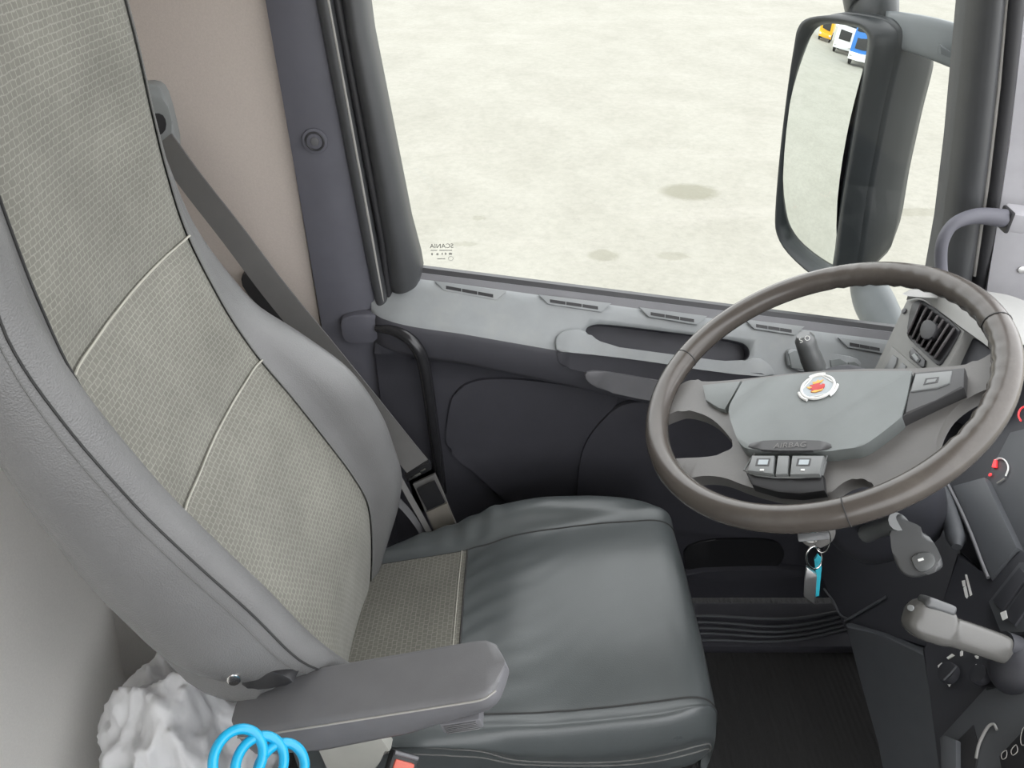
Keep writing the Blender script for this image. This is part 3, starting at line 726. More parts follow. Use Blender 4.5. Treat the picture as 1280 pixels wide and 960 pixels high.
# ---- cushion
XROW = [-.30, -.25, -.18, -.12, -.078, -.04, .0, .05, .10, .15, .2, .235, .258, .273, .281, .283, .280, .272]
DZ = [0] * 12 + [-.006, -.02, -.042, -.075, -.11, -.14]
ZF = [(-.3, .385), (-.25, .396), (-.087, .433), (.014, .478), (.136, .501), (.25, .511), (.3, .511)]
ZN = [(-.3, .45), (-.25, .452), (-.11, .466), (.066, .474), (.174, .493), (.25, .511), (.3, .511)]
ZS = [(-.3, .36), (-.24, .368), (-.176, .41), (-.1, .441), (-.03, .486), (.056, .506), (.141, .509), (.226, .5), (.264, .482), (.3, .48)]
def cush_row(i):
    X = XROW[i]; dz = DZ[i]; zf = interp(X, ZF); zn = interp(X, ZN); zs = interp(X, ZS)
    zb = .345
    c = lambda z: max(z + dz, zb + .004)
    lowp = interp(X, [(-.3, .45), (-.17, .452), (-.044, .437), (.011, .41), (.134, .407), (.28, .445)])
    ins = .0 if i < 12 else (X - .235) * .25     # corners round in plan
    ins2 = [0, 0, 0, 0, 0, 0, 0, 0, 0, 0, 0, .004, .01, .018, .024, .026, .024, .02][i]
    q = [(.60 + ins2, zb), (.582 + ins2, min(zb + .03, c(lowp - .03))), (.576 + ins2, c(lowp)), (.570 + ins2, c((lowp + zn) / 2)), (.585 + ins2, c(zn + .001)), (.61, c(zn)),
         (.69, c(zn * .8 + zf * .2 + .010)), (.775, c(zn * .5 + zf * .5 + .012)), (.86, c(zn * .2 + zf * .8 + .010)), (.94, c(zf)), (.972, c(max(zf, zs) + .002)), (1.002 - ins2, c(zs)),
         (1.02 - ins2, c(zs - .04)), (1.015 - ins2, c(zs - .1)), (1.0 - ins2, zb)]
    return [(X, y, z) for y, z in q]
CROW = np.array([cush_row(i) for i in range(len(XROW))])
CS = 4
CL = np.array([cr(CROW[:, j], CS) for j in range(CROW.shape[1])]).transpose(1, 0, 2)
CG = np.array([cr(r, 6) for r in CL])
# leather wrinkles fanning out in front of the fabric insert
for i in range(CG.shape[0]):
    for j in range(CG.shape[1]):
        X, Y, Z = CG[i, j]
        if X > -.078 and .6 < Y < 1.0 and DZ[min(i // CS, len(DZ) - 1)] == 0:
            s = X + .078; ph = (Y - .62) * (1 + .0 * s) - .55 * s + .012 * math.sin(30 * X)
            wv = math.sin(2 * math.pi * ph / .042) * .0042 + math.sin(2 * math.pi * ph / .027 + 1) * .0016
            CG[i, j, 2] += wv * math.exp(-s / .075) * min(1, s / .012) * (1 if Y < .94 else .5)
        if X < -.02 and .95 < Y < 1.02: CG[i, j, 2] += .0028 * math.sin(X * 2 * math.pi / .045) * min(1, max(0, (X + .25) / .1))
n5, n9 = 5 * 6, 9 * 6; r4 = 4 * CS
nu, nv = CG.shape[:2]
allF = grid_faces(nu, nv); leaF, fabF = [], []
for f in allF:
    i, j = f[0] // nv, f[0] % nv
    (fabF if (i < r4 and n5 <= j < n9) else leaF).append(f)
cush = mesh_obj('seat_cushion', CG.reshape(-1, 3), leaF, 'leather_dark', S, True, None, 'charcoal leather seat cushion')
FGd = CG[:r4 + 1, n5:n9 + 1] + np.array([0, 0, .0012]); uvs = [(p[1], p[0]) for p in FGd.reshape(-1, 3)]
mesh_obj('fabric_insert', FGd.reshape(-1, 3), grid_faces(*FGd.shape[:2]), 'fabric_cush', S, True, uvs, 'woven patterned fabric insert')
tube('cushion_seam', CG[r4, n5:n9 + 1] + np.array([.0005, 0, .0015]), .0016, 'darkseam', cush, 6)
tube('cushion_seam', CG[r4 - 1, n5:n9 + 1] + np.array([0, 0, .0018]), .0008, 'stitch', cush, 6)
tube('cushion_seam', CG[:15 * CS, n5] + np.array([0, 0, .0004]), .0013, 'darkseam', cush, 6)
tube('cushion_seam', CG[:15 * CS, n9] + np.array([0, 0, .0004]), .0013, 'darkseam', cush, 6)
tube('piping', CG[4:16 * CS, 2 * 6] + np.array([0, -.0006, 0]), .0011, 'thread', cush, 6)
tube('piping', CG[4:16 * CS, 2 * 6 - 2] + np.array([0, -.0006, 0]), .0011, 'thread', cush, 6)
bot = [[CG[i, 0], (CG[i, 0] + CG[i, -1]) / 2, CG[i, -1]] for i in range(nu)]
sub_grid('cushion_base', np.array(bot), 'shell', S)
rbox('seat_pan', (-.0, .785, .325), (.46, .38, .05), np.eye(3), 'black', S, .01)
rbox('suspension_bellows', (-.02, .785, .17), (.36, .34, .26), np.eye(3), 'black', S, .02)
rbox('seat_base', (-.02, .785, .02), (.42, .38, .04), np.eye(3), 'black', S, .008)

# ---- armrest
def armrest():
    A = np.array([-.303, .497, .652]); B = np.array([-.004, .494, .737])
    ax = nrm(B - A); L = np.linalg.norm(B - A); side = np.array([0, -1., 0]); up = nrm(np.cross(side, ax))
    if up[2] < 0: up = -up
    secs = []; top = []
    for s in np.linspace(0, 1, 30):
        w_ = .0355; hb = np.interp(s, [0, .25, .6, .8, .92, 1], [.040, .052, .045, .030, .022, .015]); ht = .012
        e0 = math.sqrt(max(0, 1 - (1 - min(s / .06, 1)) ** 2)); e1 = math.sqrt(max(0, 1 - max(0, (s - .90) / .10) ** 2))
        k = max(.05, min(e0 * .5 + .5, 1)) * max(.08, e1)
        c = A + ax * L * s
        ring = []
        for (u, v) in ((-1, .0), (-.99, .55), (-.93, .9), (-.8, 1.0), (0, 1.08), (.8, 1.0), (.93, .9), (.99, .55), (1, .0), (.98, -.3), (.92, -.75), (.75, -1), (0, -1.0), (-.75, -1), (-.92, -.75), (-.98, -.3)):
            ring.append(c + side * w_ * u * k + up * (ht * v if v > 0 else hb * v * max(.25, e1)))
        secs.append(ring)
    arm = loft('armrest', cr(np.array(secs).reshape(30, -1), 2).reshape(-1, 16, 3), 'arm_side', S, label='padded grey armrest folded down')
    tp = []
    for sct in secs:
        q = [p.copy() for p in sct[1:8]]; c = (q[0] + q[-1]) / 2
        tp.append([c + (p - c) * 1.012 + up * .0012 for p in q])
    sub_grid('armrest_pad', np.array(tp), 'arm_top', arm)
    # highlight along the outer top edge, painted as a pale line
    tube('edge_highlight', cr([s[7] + up * .001 + side * .001 for s in secs[1:-1]], 2), .0012, 'seal_light', arm, 6)
    # ridged tilt adjuster below the front
    c = A + ax * L * .80 - up * .038 + side * .018
    adj = rbox('adjuster', c, (.045, .03, .018), (ax, side, up), 'arm_side', arm, .004)
    for k in range(5):
        rbox('adjuster_rib', c + side * .0155 + up * (-.006 + .003 * k) , (.036, .002, .0014), (ax, side, up), 'arm_top', arm, .0004, 1)
    # side cover over the recliner hinge, pivot bracket and bolt
    pixprism('hinge_cover', [(150, 760), (200, 830), (245, 860), (284, 884), (310, 878), (352, 862), (318, 822), (260, 775), (200, 745)], PY(290, 850, .510), (-.12, -1, .22), .05, 'leather', S, .012, 1, 0, None, 4)
    bc = PY(293, 846, .497)
    disc('pivot_bolt', bc, (.2, -1, .3), .0075, .006, 'chrome', S, 12, .002)
    pixprism('pivot_bracket', [(300, 840), (335, 838), (360, 846), (368, 856), (330, 862), (302, 862)], PY(320, 850, .503), (-.1, -1, .25), .02, 'black', S, .003, 1)
armrest()

# ------------------------------------------------------------------ seat belt
SB = root('seat_belt', PY(525, 620, 1.06), 'dark grey seat belt hanging from the side lining to its tongue', 'seat belt')
def belt():
    top = [(203, 176, 1.165), (240, 228, 1.15), (290, 292, 1.13), (345, 365, 1.115), (400, 432, 1.10), (455, 500, 1.085), (500, 556, 1.075), (522, 583, 1.07)]
    path = cr([PY(*p) for p in top], 5); n = len(path); W = []
    for i in range(n):
        t = nrm(path[min(i + 1, n - 1)] - path[max(i - 1, 0)]); vv = nrm(path[i] - CC)
        wv = nrm(np.cross(t, vv)); k = i / (n - 1)
        # belt is seen partly edge-on: rotate its width about its length
        w2 = np.cross(t, wv); an = np.interp(k, [0, .5, 1], [.75, .55, .35]); W.append((wv * math.cos(an) + w2 * math.sin(an)) * .047)
    ribbon('webbing', path, W, .0022, 'belt', SB)
    # wall guide
    gd = pixprism('belt_guide', [(160, 118), (172, 105), (192, 104), (203, 112), (212, 140), (222, 185), (215, 240), (150, 240)], (0, 1.2, 0), (0, -1, 0), .03, 'guide', SB, .006, 1, .02)
    pixprism('belt_slot', [(178, 150), (188, 142), (202, 142), (208, 152), (206, 166), (192, 172), (184, 170)], (0, 1.2, 0), (0, -1, 0), .01, 'black', SB, .001, 1, .0212)
    # dark grip behind the belt on the lining
    pixprism('belt_stop', [(300, 345), (310, 340), (345, 375), (395, 430), (380, 440), (330, 392), (303, 362)], (0, 1.18, 0), (0, -1, 0), .02, 'black', SB, .004, 1, .0)
    # tongue with chrome frame
    c = PY(523, 588, 1.068); dirx = nrm(PY(540, 579, 1.07) - PY(505, 597, 1.07)); upv = nrm(PY(522, 583, 1.07) - PY(532, 606, 1.07)); nn = nrm(np.cross(dirx, upv))
    tg = rbox('tongue', c, (.056, .018, .014), (dirx, upv, nn), 'blackgloss', SB, .004)
    cn = nn if np.dot(nn, CC - c) > 0 else -nn
    rbox('tongue_chrome', c + cn * .007 - dirx * .008 - upv * .003, (.026, .005, .003), (dirx, upv, nn), 'chrome', tg, .001)
    rbox('tongue_chrome', c + cn * .007 + dirx * .012 + upv * .001, (.012, .004, .003), (dirx, upv, nn), 'chrome', tg, .001)
    # folded lower webbing with stitched end
    lo = cr([PY(*p) for p in [(530, 598, 1.064), (540, 620, 1.058), (550, 645, 1.05), (560, 668, 1.04), (566, 690, 1.035)]], 4)
    W = [nrm(PY(565, 625, 1.05) - PY(520, 645, 1.05)) * .048] * len(lo)
    lw = ribbon('folded_webbing', lo, W, .006, 'belt', SB)
    e = cr([PY(*p) for p in [(546, 634, 1.045), (552, 648, 1.042), (556, 658, 1.038)]], 3)
    ribbon('stitched_end', e, [nrm(PY(565, 625, 1.05) - PY(520, 645, 1.05)) * .046] * len(e), .004, 'belt_old', SB)
    e = cr([PY(*p) for p in [(532, 606, 1.05), (538, 618, 1.046), (545, 632, 1.044)]], 3)
    ribbon('plastic_sleeve', e, [nrm(PY(565, 615, 1.05) - PY(520, 635, 1.05)) * .038] * len(e), .006, 'blackgloss', SB)
    for k, pts in enumerate(([(500, 600, 1.05), (512, 622, 1.045), (528, 650, 1.04), (540, 672, 1.03)], [(496, 625, 1.045), (510, 640, 1.04), (524, 660, 1.035), (534, 680, 1.03)])):
        pp = cr([PY(*p) for p in pts], 4)
        ribbon('twisted_strap', pp, [nrm(PY(510, 600, 1.05) - PY(500, 640, 1.02)) * .016] * len(pp), .004, 'belt' if k == 0 else 'shell', SB)
belt()
# buckle beside the seat cushion
BK = root('belt_buckle', PY(505, 960, .53), 'black seat belt buckle with red release button beside the cushion', 'buckle')
def buckle():
    c = PY(503, 957, .53); u = nrm(PY(527, 955, .53) - PY(480, 942, .53)); n = nrm(CC - c + np.array([.15, 0, -.2])); n = nrm(n - u * np.dot(u, n)); v = np.cross(n, u)
    if v[2] < 0: v = -v
    b = rbox('buckle_body', c - v * .022 - n * .006, (.036, .075, .022), (u, v, n), 'black', BK, .004)
    rbox('release_button', c + n * .002 - v * .012, (.027, .036, .014), (u, v, n), 'buckle_red', b, .003)
    tube('buckle_rim', [c + v * .0125 + u * .016 * a + n * .005 for a in (-1, 1)], .0028, 'arm_side', b, 8)
    cover = [PY(x, y, .535) for x, y in [(395, 935), (440, 921), (466, 917), (478, 925), (488, 940), (470, 950), (455, 990), (420, 990)]]
    prism('buckle_stalk_cover', cover, (0, .02, -.005), 'seatcover', BK, .006)
buckle()

# ------------------------------------------------------------------ plastic bag, coiled hose
def bag():
    B0 = np.array([-.525, .675, 0])
    bm = bmesh.new(); bmesh.ops.create_icosphere(bm, subdivisions=6, radius=1)
    for v in bm.verts:
        d = v.co.copy()
        q = d + .12 * Vector((noise.noise(d * 2.5), noise.noise(d * 2.5 + Vector((7, 3, 1))), noise.noise(d * 2.5 + Vector((1, 9, 4)))))
        r = .93 + .22 * noise.noise(d * 1.9 + Vector((3, 1, 7)))
        for k, (sc, am) in enumerate(((1.5, .30), (2.7, .22), (5.2, .10), (9.5, .04))):
            dd = noise.voronoi(Vector((q.x, q.y, q.z * .6)) * sc + Vector((k * 3.3, 5, 2)))[0]; r += am * (.28 - (dd[1] - dd[0]))
        p = Vector((d.x * .125, d.y * .165, d.z * .20)) * r
        if d.z > .3: p.z *= 1 + .35 * (d.z - .3)
        v.co = p + Vector((B0[0], B0[1], .185))
        if v.co.z < .002: v.co.z = .002
    o = bm_obj('plastic_bag', bm, 'bag', None, True, None, origin=B0)
    tag(o, 'crumpled white plastic bag standing behind the seat', 'plastic bag')
bag()
def hose():
    c0 = PY(293, 951, .40); R0 = .029; pts = []
    rt = np.array([1., 0, 0]); vw = nrm(c0 - CC); upv = nrm(np.cross(rt, vw))
    if upv[2] < 0: upv = -upv
    for t in np.linspace(-.5, 2.6, 130):
        a = 2 * math.pi * t + .6
        pts.append(c0 + rt * (.022 * t + R0 * math.cos(a)) + upv * (-.006 * t + R0 * math.sin(a)) + vw * (.012 * t + .014 * math.cos(a)))
    tail = [pts[-1] + np.array([.004 * k, -.004 * k, -.032 * k]) for k in range(1, 17)]
    o = tube('coiled_hose', np.array(pts + tail), .0050, 'hose', None, 12, origin=c0 + np.array([0, 0, -.6]))
    tag(o, 'bright blue coiled plastic hose below the armrest', 'hose')
hose()

# ------------------------------------------------------------------ steering wheel
WC = np.array([.377, .796, CAMH - .556]); ta, tb = math.radians(30.26), math.radians(-1.42)
WN = nrm((-math.sin(ta), math.sin(tb), math.cos(ta))); E1 = nrm(np.cross([0, 1, 0], WN)); E2 = np.cross(WN, E1)
W = root('steering_wheel', WC, 'four spoke steering wheel with worn brown leather rim', 'steering wheel')
RR, TR = .2093, .0157
def rim():
    nu_, ns = 144, 16; V = []
    for i in range(nu_):
        a = 2 * math.pi * i / nu_; rad = math.cos(a) * E1 + math.sin(a) * E2
        up_ = math.cos(a) > .45                                  # forward arc has finger scallops underneath
        for j in range(ns):
            b = 2 * math.pi * j / ns; rr = TR
            if up_ and math.cos(b) < .2: rr += .0011 * math.sin(a * 56)
            V.append(WC + rad * (RR + rr * math.cos(b)) + WN * (rr * 1.05 * math.sin(b)))
    r_ = mesh_obj('rim', V, grid_faces(nu_, ns, True, True), 'rim', W)
    # leather joints: thin rings around the tube at four places, found from photo pixels
    for px, py in ((880, 452), (1262, 400), (1058, 640)):
        P = PP(px, py, WC, WN) - WC; a = math.atan2(np.dot(P, E2), np.dot(P, E1)); rad = math.cos(a) * E1 + math.sin(a) * E2
        tube('leather_joint', [WC + rad * (RR + (TR + .0001) * math.cos(b)) + WN * (TR * 1.05 + .0001) * math.sin(b) for b in np.linspace(0, 2 * math.pi, 20, endpoint=False)], .0007, 'darkseam', r_, 6, True)
rim()
wp = lambda off: WC + WN * off
fr_px = [(862, 472), (877, 478), (929, 474), (985, 467), (1060, 461), (1141, 461), (1207, 457), (1232, 447), (1256, 428), (1266, 450), (1256, 470), (1240, 484), (1215, 494), (1190, 512), (1176, 534), (1168, 560), (1185, 585), (1150, 606), (1098, 630), (1092, 604), (1080, 594), (1056, 601), (1040, 615), (1032, 618), (1000, 620), (972, 618), (933, 608), (905, 596), (875, 594), (852, 602), (826, 575), (841, 573), (894, 571), (922, 560), (911, 544), (889, 521), (857, 511), (842, 515), (822, 524), (836, 490)]
frm = pixprism('spoke_frame', fr_px, wp(-.006), WN, .018, 'spoke', W, .006, 2, 0, None, 3)
pad_px = [(928, 477), (929, 476), (985, 468), (1060, 464), (1139, 463), (1140, 464), (1134, 495), (1127, 520), (1125, 523), (1100, 543), (1077, 559), (1055, 561), (1032, 565), (978, 560), (950, 563), (926, 560), (916, 535), (909, 511), (918, 495)]
pad = pixprism('hub_pad', pad_px, wp(.012), WN, .026, 'pad', W, .008, 2, 0, None, 4)
# air bag lettering strip
pixprism('airbag_strip', [(934, 559), (938, 553), (960, 550), (1020, 550), (1038, 553), (1040, 560), (1020, 563), (960, 563)], wp(.0125), WN, .004, 'pad_trim', W, .001, 1, .0006)
cA = PP(988, 557, wp(.0133), WN); TXR = nrm(PP(1000, 556, wp(0), WN) - PP(976, 557, wp(0), WN)); TXU = np.cross(WN, TXR)
text_obj('airbag_lettering', 'AIRBAG', cA, TXR, TXU, .011, 'spoke', W, .0008)
# left spoke insert
pixprism('spoke_insert', [(878, 481), (927, 476), (916, 492), (907, 512), (898, 510), (882, 500)], wp(.001), WN, .012, 'pad', W, .0015, 0, .0)
# right switch module
mod = pixprism('switch_module', [(1142, 465), (1206, 459), (1205, 484), (1170, 500), (1127, 521), (1136, 493)], wp(.006), WN, .02, 'pad_trim', W, .003, 0, .004)
sw = pixprism('rocker_switch', [(1144, 467), (1190, 463), (1187, 478), (1172, 484), (1138, 489)], wp(.012), WN, .01, 'button', W, .002, 0, .0)
pixprism('switch_mark', [(1157, 473), (1174, 471), (1172, 478), (1154, 481)], wp(.0125), WN, .001, 'pad_trim', sw, 0, 0, 0)
pixprism('switch_mark', [(1159, 474.5), (1171, 473), (1169, 477), (1157, 479)], wp(.0129), WN, .001, 'button', sw, 0, 0, 0)
# lower button row
for k, (a, b) in enumerate(((934, 966), (969, 984), (987, 1028))):
    y0 = 569; bt = pixprism('wheel_button', [(a + (6 if k == 0 else 3), y0), (b + 2, y0), (b - (0 if k < 2 else 4), 592), (a - (0 if k else -0), 593 if k else 588)], wp(.008), WN, .012, 'button', W, .002, 0, .002)
    if k != 1:
        m0 = a + 12 if k == 0 else a + 10
        pixprism('button_mark', [(m0, 573), (m0 + 17, 573), (m0 + 15, 582), (m0 - 2, 582)], wp(.0105), WN, .001, 'pad_trim', bt, 0)
        pixprism('button_mark', [(m0 + 2.5, 574.5), (m0 + 14.5, 574.5), (m0 + 13, 580.5), (m0 + 1, 580.5)], wp(.0109), WN, .001, 'field', bt, 0)
        pixprism('button_mark', [(m0 + 4, 586), (m0 + 9, 586), (m0 + 8.5, 588), (m0 + 3.5, 588)], wp(.0109), WN, .001, 'white', bt, 0)
pixprism('lower_trim', [(932, 590), (969, 595), (1029, 593), (1031, 613), (1000, 617), (972, 615), (940, 606)], wp(.0), WN, .012, 'black', W, .003, 0, .003)
tube('button_surround', [PP(x, y, wp(.004), WN) for x, y in [(943, 567), (930, 588), (945, 594), (969, 597), (1000, 597), (1027, 594), (1034, 568)]], .0012, 'button', W, 6)
# badge: three lobed silver surround, blue grey field, red griffin head with gold crown
def badge():
    c = PP(1022.5, 484.5, wp(.0125), WN); rot = .18
    ex = nrm(PP(1034, 482, wp(0), WN) - PP(1011, 487, wp(0), WN)); ey = np.cross(WN, ex)
    L2 = lambda x, y, h=0: c + ex * x + ey * y + WN * h
    R0 = .0195
    B = prism('badge', [L2(R0 * 1.02 * math.cos(a), R0 * 1.02 * math.sin(a), .0012) for a in np.linspace(0, 2 * math.pi, 40, endpoint=False)], -WN * .003, 'field', W, .0004)
    tube('badge_ring', [L2(R0 * math.cos(a), R0 * math.sin(a), .0012) for a in np.linspace(0, 2 * math.pi, 48, endpoint=False)], .0017, 'white', B, 8, True)
    for a0 in (math.pi / 2 + 2.1, math.pi / 2 - 2.1, math.pi / 2):
        pth = [L2(1.17 * R0 * math.cos(a), 1.17 * R0 * math.sin(a), .0008) for a in np.linspace(a0 - .42, a0 + .42, 10)]
        tube('badge_lobe', pth, .0017, 'white', B, 8)
    for a0 in (math.pi / 2 + math.pi, math.pi / 2 + .9, math.pi / 2 - .9):
        pth = [L2(.80 * R0 * math.cos(a) / math.cos(a - a0), .80 * R0 * math.sin(a) / math.cos(a - a0), .0014) for a in np.linspace(a0 - .55, a0 + .55, 6)]
        tube('badge_spoke', pth, .0009, 'white', B, 6)
    head = [(-.0085, -.007), (-.003, -.0095), (.004, -.0085), (.008, -.003), (.0085, .002), (.006, .0035), (.0045, .0015), (.002, .0035), (.0035, .006), (-.001, .0065), (-.004, .0045), (-.0095, .0055), (-.0075, .002), (-.0098, -.001), (-.006, -.0025)]
    g_ = prism('griffin_head', [L2(x, y, .0021) for x, y in head], -WN * .0008, 'red', B, .0002)
    crown = [(-.005, .0055), (.0045, .006), (.0075, .0105), (.0035, .0088), (.001, .0122), (-.0015, .0088), (-.006, .0102)]
    prism('griffin_crown', [L2(x, y, .0022) for x, y in crown], -WN * .0008, 'gold', B, .0002)
    prism('griffin_beak', [L2(x, y, .0023) for x, y in [(-.0075, .002), (-.013, .0035), (-.0115, .0005), (-.0098, -.001), (-.006, .0005)]], -WN * .0008, 'gold', B, .0002)
    prism('griffin_collar', [L2(x, y, .0023) for x, y in [(-.0085, -.007), (-.003, -.0095), (.004, -.0085), (.0065, -.0055), (.001, -.0065), (-.004, -.0055)]], -WN * .0008, 'gold', B, .0002)
badge()

# ------------------------------------------------------------------ steering column with stalks
SC = root('steering_column', WC - WN * .3 + np.array([.1, 0, -.1]), 'dark steering column shroud with control stalks below the wheel', 'steering column')
def column():
    ax = nrm(-WN * .9 + np.array([.05, 0, -.05])); secs = []
    yv = np.array([0, 1., 0]); xv = nrm(np.cross(yv, ax))
    for d, wx, wy in ((.02, .045, .05), (.04, .062, .07), (.08, .075, .085), (.16, .085, .095), (.20, .085, .095), (.24, .08, .09), (.27, .07, .08)):
        c = WC + np.array([.012, -.004, 0]) + ax * d; secs.append([c + xv * wx * np.sign(math.cos(a)) * abs(math.cos(a)) ** .65 + yv * wy * np.sign(math.sin(a)) * abs(math.sin(a)) ** .65 for a in np.linspace(0, 2 * math.pi, 28, endpoint=False)])
    loft('column_shroud', cr(np.array(secs).reshape(7, -1), 3).reshape(-1, 28, 3), 'dash_dark', SC)
    # far side stalk rising behind the wheel
    p = [PY(*q) for q in [(1030, 478, .93), (1020, 462, .945), (1011, 440, .95), (1004, 418, .955)]]
    q = cr(p, 4); secs = []
    for i, (t, u, v) in enumerate(frames(q)):
        k = i / (len(q) - 1); r0 = np.interp(k, [0, .3, .34, .62, .66, .95, 1], [.014, .0145, .018, .0175, .0165, .016, .011])
        secs.append([q[i] + r0 * (math.cos(a) * u + math.sin(a) * v * .8) for a in np.linspace(0, 2 * math.pi, 14, endpoint=False)])
    st = loft('indicator_stalk', secs, 'stalk', SC, autosmooth=50)
    sd = nrm(CC - p[3]); rr = nrm(np.cross(p[3] - p[1], sd)); 
    rr = rr if rr[0] > 0 else -rr
    text_obj('stalk_symbol', 'S O', PY(1006, 424, .952) + sd * .0175, rr, np.cross(sd, rr), .010, 'white', SC, 0)
    th = np.linspace(0, 2 * math.pi, 20, endpoint=False)
    # near side retarder stalk with broad button knob
    Pk = PY(1145, 690, .62); nk = nrm((-.45, -.62, .64))
    arm = cr([PY(*a) for a in [(1082, 668, .69), (1095, 662, .68), (1108, 658, .665), (1122, 652, .65)]], 4)
    tube('stalk_arm', arm, .011, 'stalk', SC, 12)
    body = [(1110, 655), (1116, 645), (1125, 641), (1133, 647), (1144, 664), (1160, 668), (1170, 682), (1179, 702), (1178, 711), (1166, 717), (1145, 723), (1130, 720), (1119, 706), (1114, 685), (1113, 672)]
    kb = pixprism('stalk_knob', body, Pk, nk, .03, 'knob', SC, .010, 1, .0, None, 4)
    pixprism('knob_button', [(1138, 697), (1145, 692), (1160, 689), (1168, 694), (1170, 706), (1160, 714), (1150, 716), (1143, 710)], Pk, nk, .01, 'stalk', kb, .003, 1, .0035)
    pixprism('button_symbol', [(1147, 699), (1154, 697), (1155, 700), (1148, 702)], Pk, nk, .001, 'white', kb, 0, 0, .0042)
    # ignition lock
    ic = PY(1017, 674, .66); inn = nrm((-.55, -.5, .25))
    disc('ignition_lock', ic + np.array([.012, .02, -.002]), inn, .022, .014, 'spoke', SC, 24, .003)
    disc('lock_barrel', ic + np.array([.004, .012, 0]), inn, .012, .012, 'chrome', SC, 20, .002)
column()
# key and fob in the ignition
KY = root('ignition_key', PY(1018, 668, .645), 'ignition key with metal rings, silver fob and teal key hanging below the wheel', 'key')
def key():
    Yk = .635
    kx = nrm(PY(1036, 668, Yk) - PY(1000, 671, Yk)); vd = nrm(CC - PY(1017, 671, Yk))
    rbox('key_head', PY(1017, 671, Yk), (.036, .009, .012), (kx, np.cross(vd, kx), vd), 'knob', KY, .002)
    def ring(name, cx, cy, rx, ry, dy, r):
        pts = []
        for a in np.linspace(0, 2 * math.pi, 28, endpoint=False):
            pts.append(PY(cx + rx * math.cos(a), cy + ry * math.sin(a), Yk - .004 + dy * math.cos(a)))
        tube(name, pts, r, 'chrome', KY, 8, True)
    ring('key_ring', 1018, 697, 10, 14, .006, .0012); ring('key_ring', 1028, 674, 10, 17, -.006, .0008)
    n = nrm((-.25, -.95, .2)); P0 = PY(1015, 730, Yk - .005)
    pixprism('key_fob', [(1008, 709), (1021, 719), (1021, 722), (1019, 756), (1005, 746), (1006, 725)], P0, n, .005, 'silver', KY, .0012)
    pixprism('spare_key', [(1018, 700), (1022, 694), (1027, 699), (1027, 712), (1024, 745), (1019, 746), (1020, 722)], P0 + np.array([0, .008, 0]), n, .004, 'key_blue', KY, .001)
key()

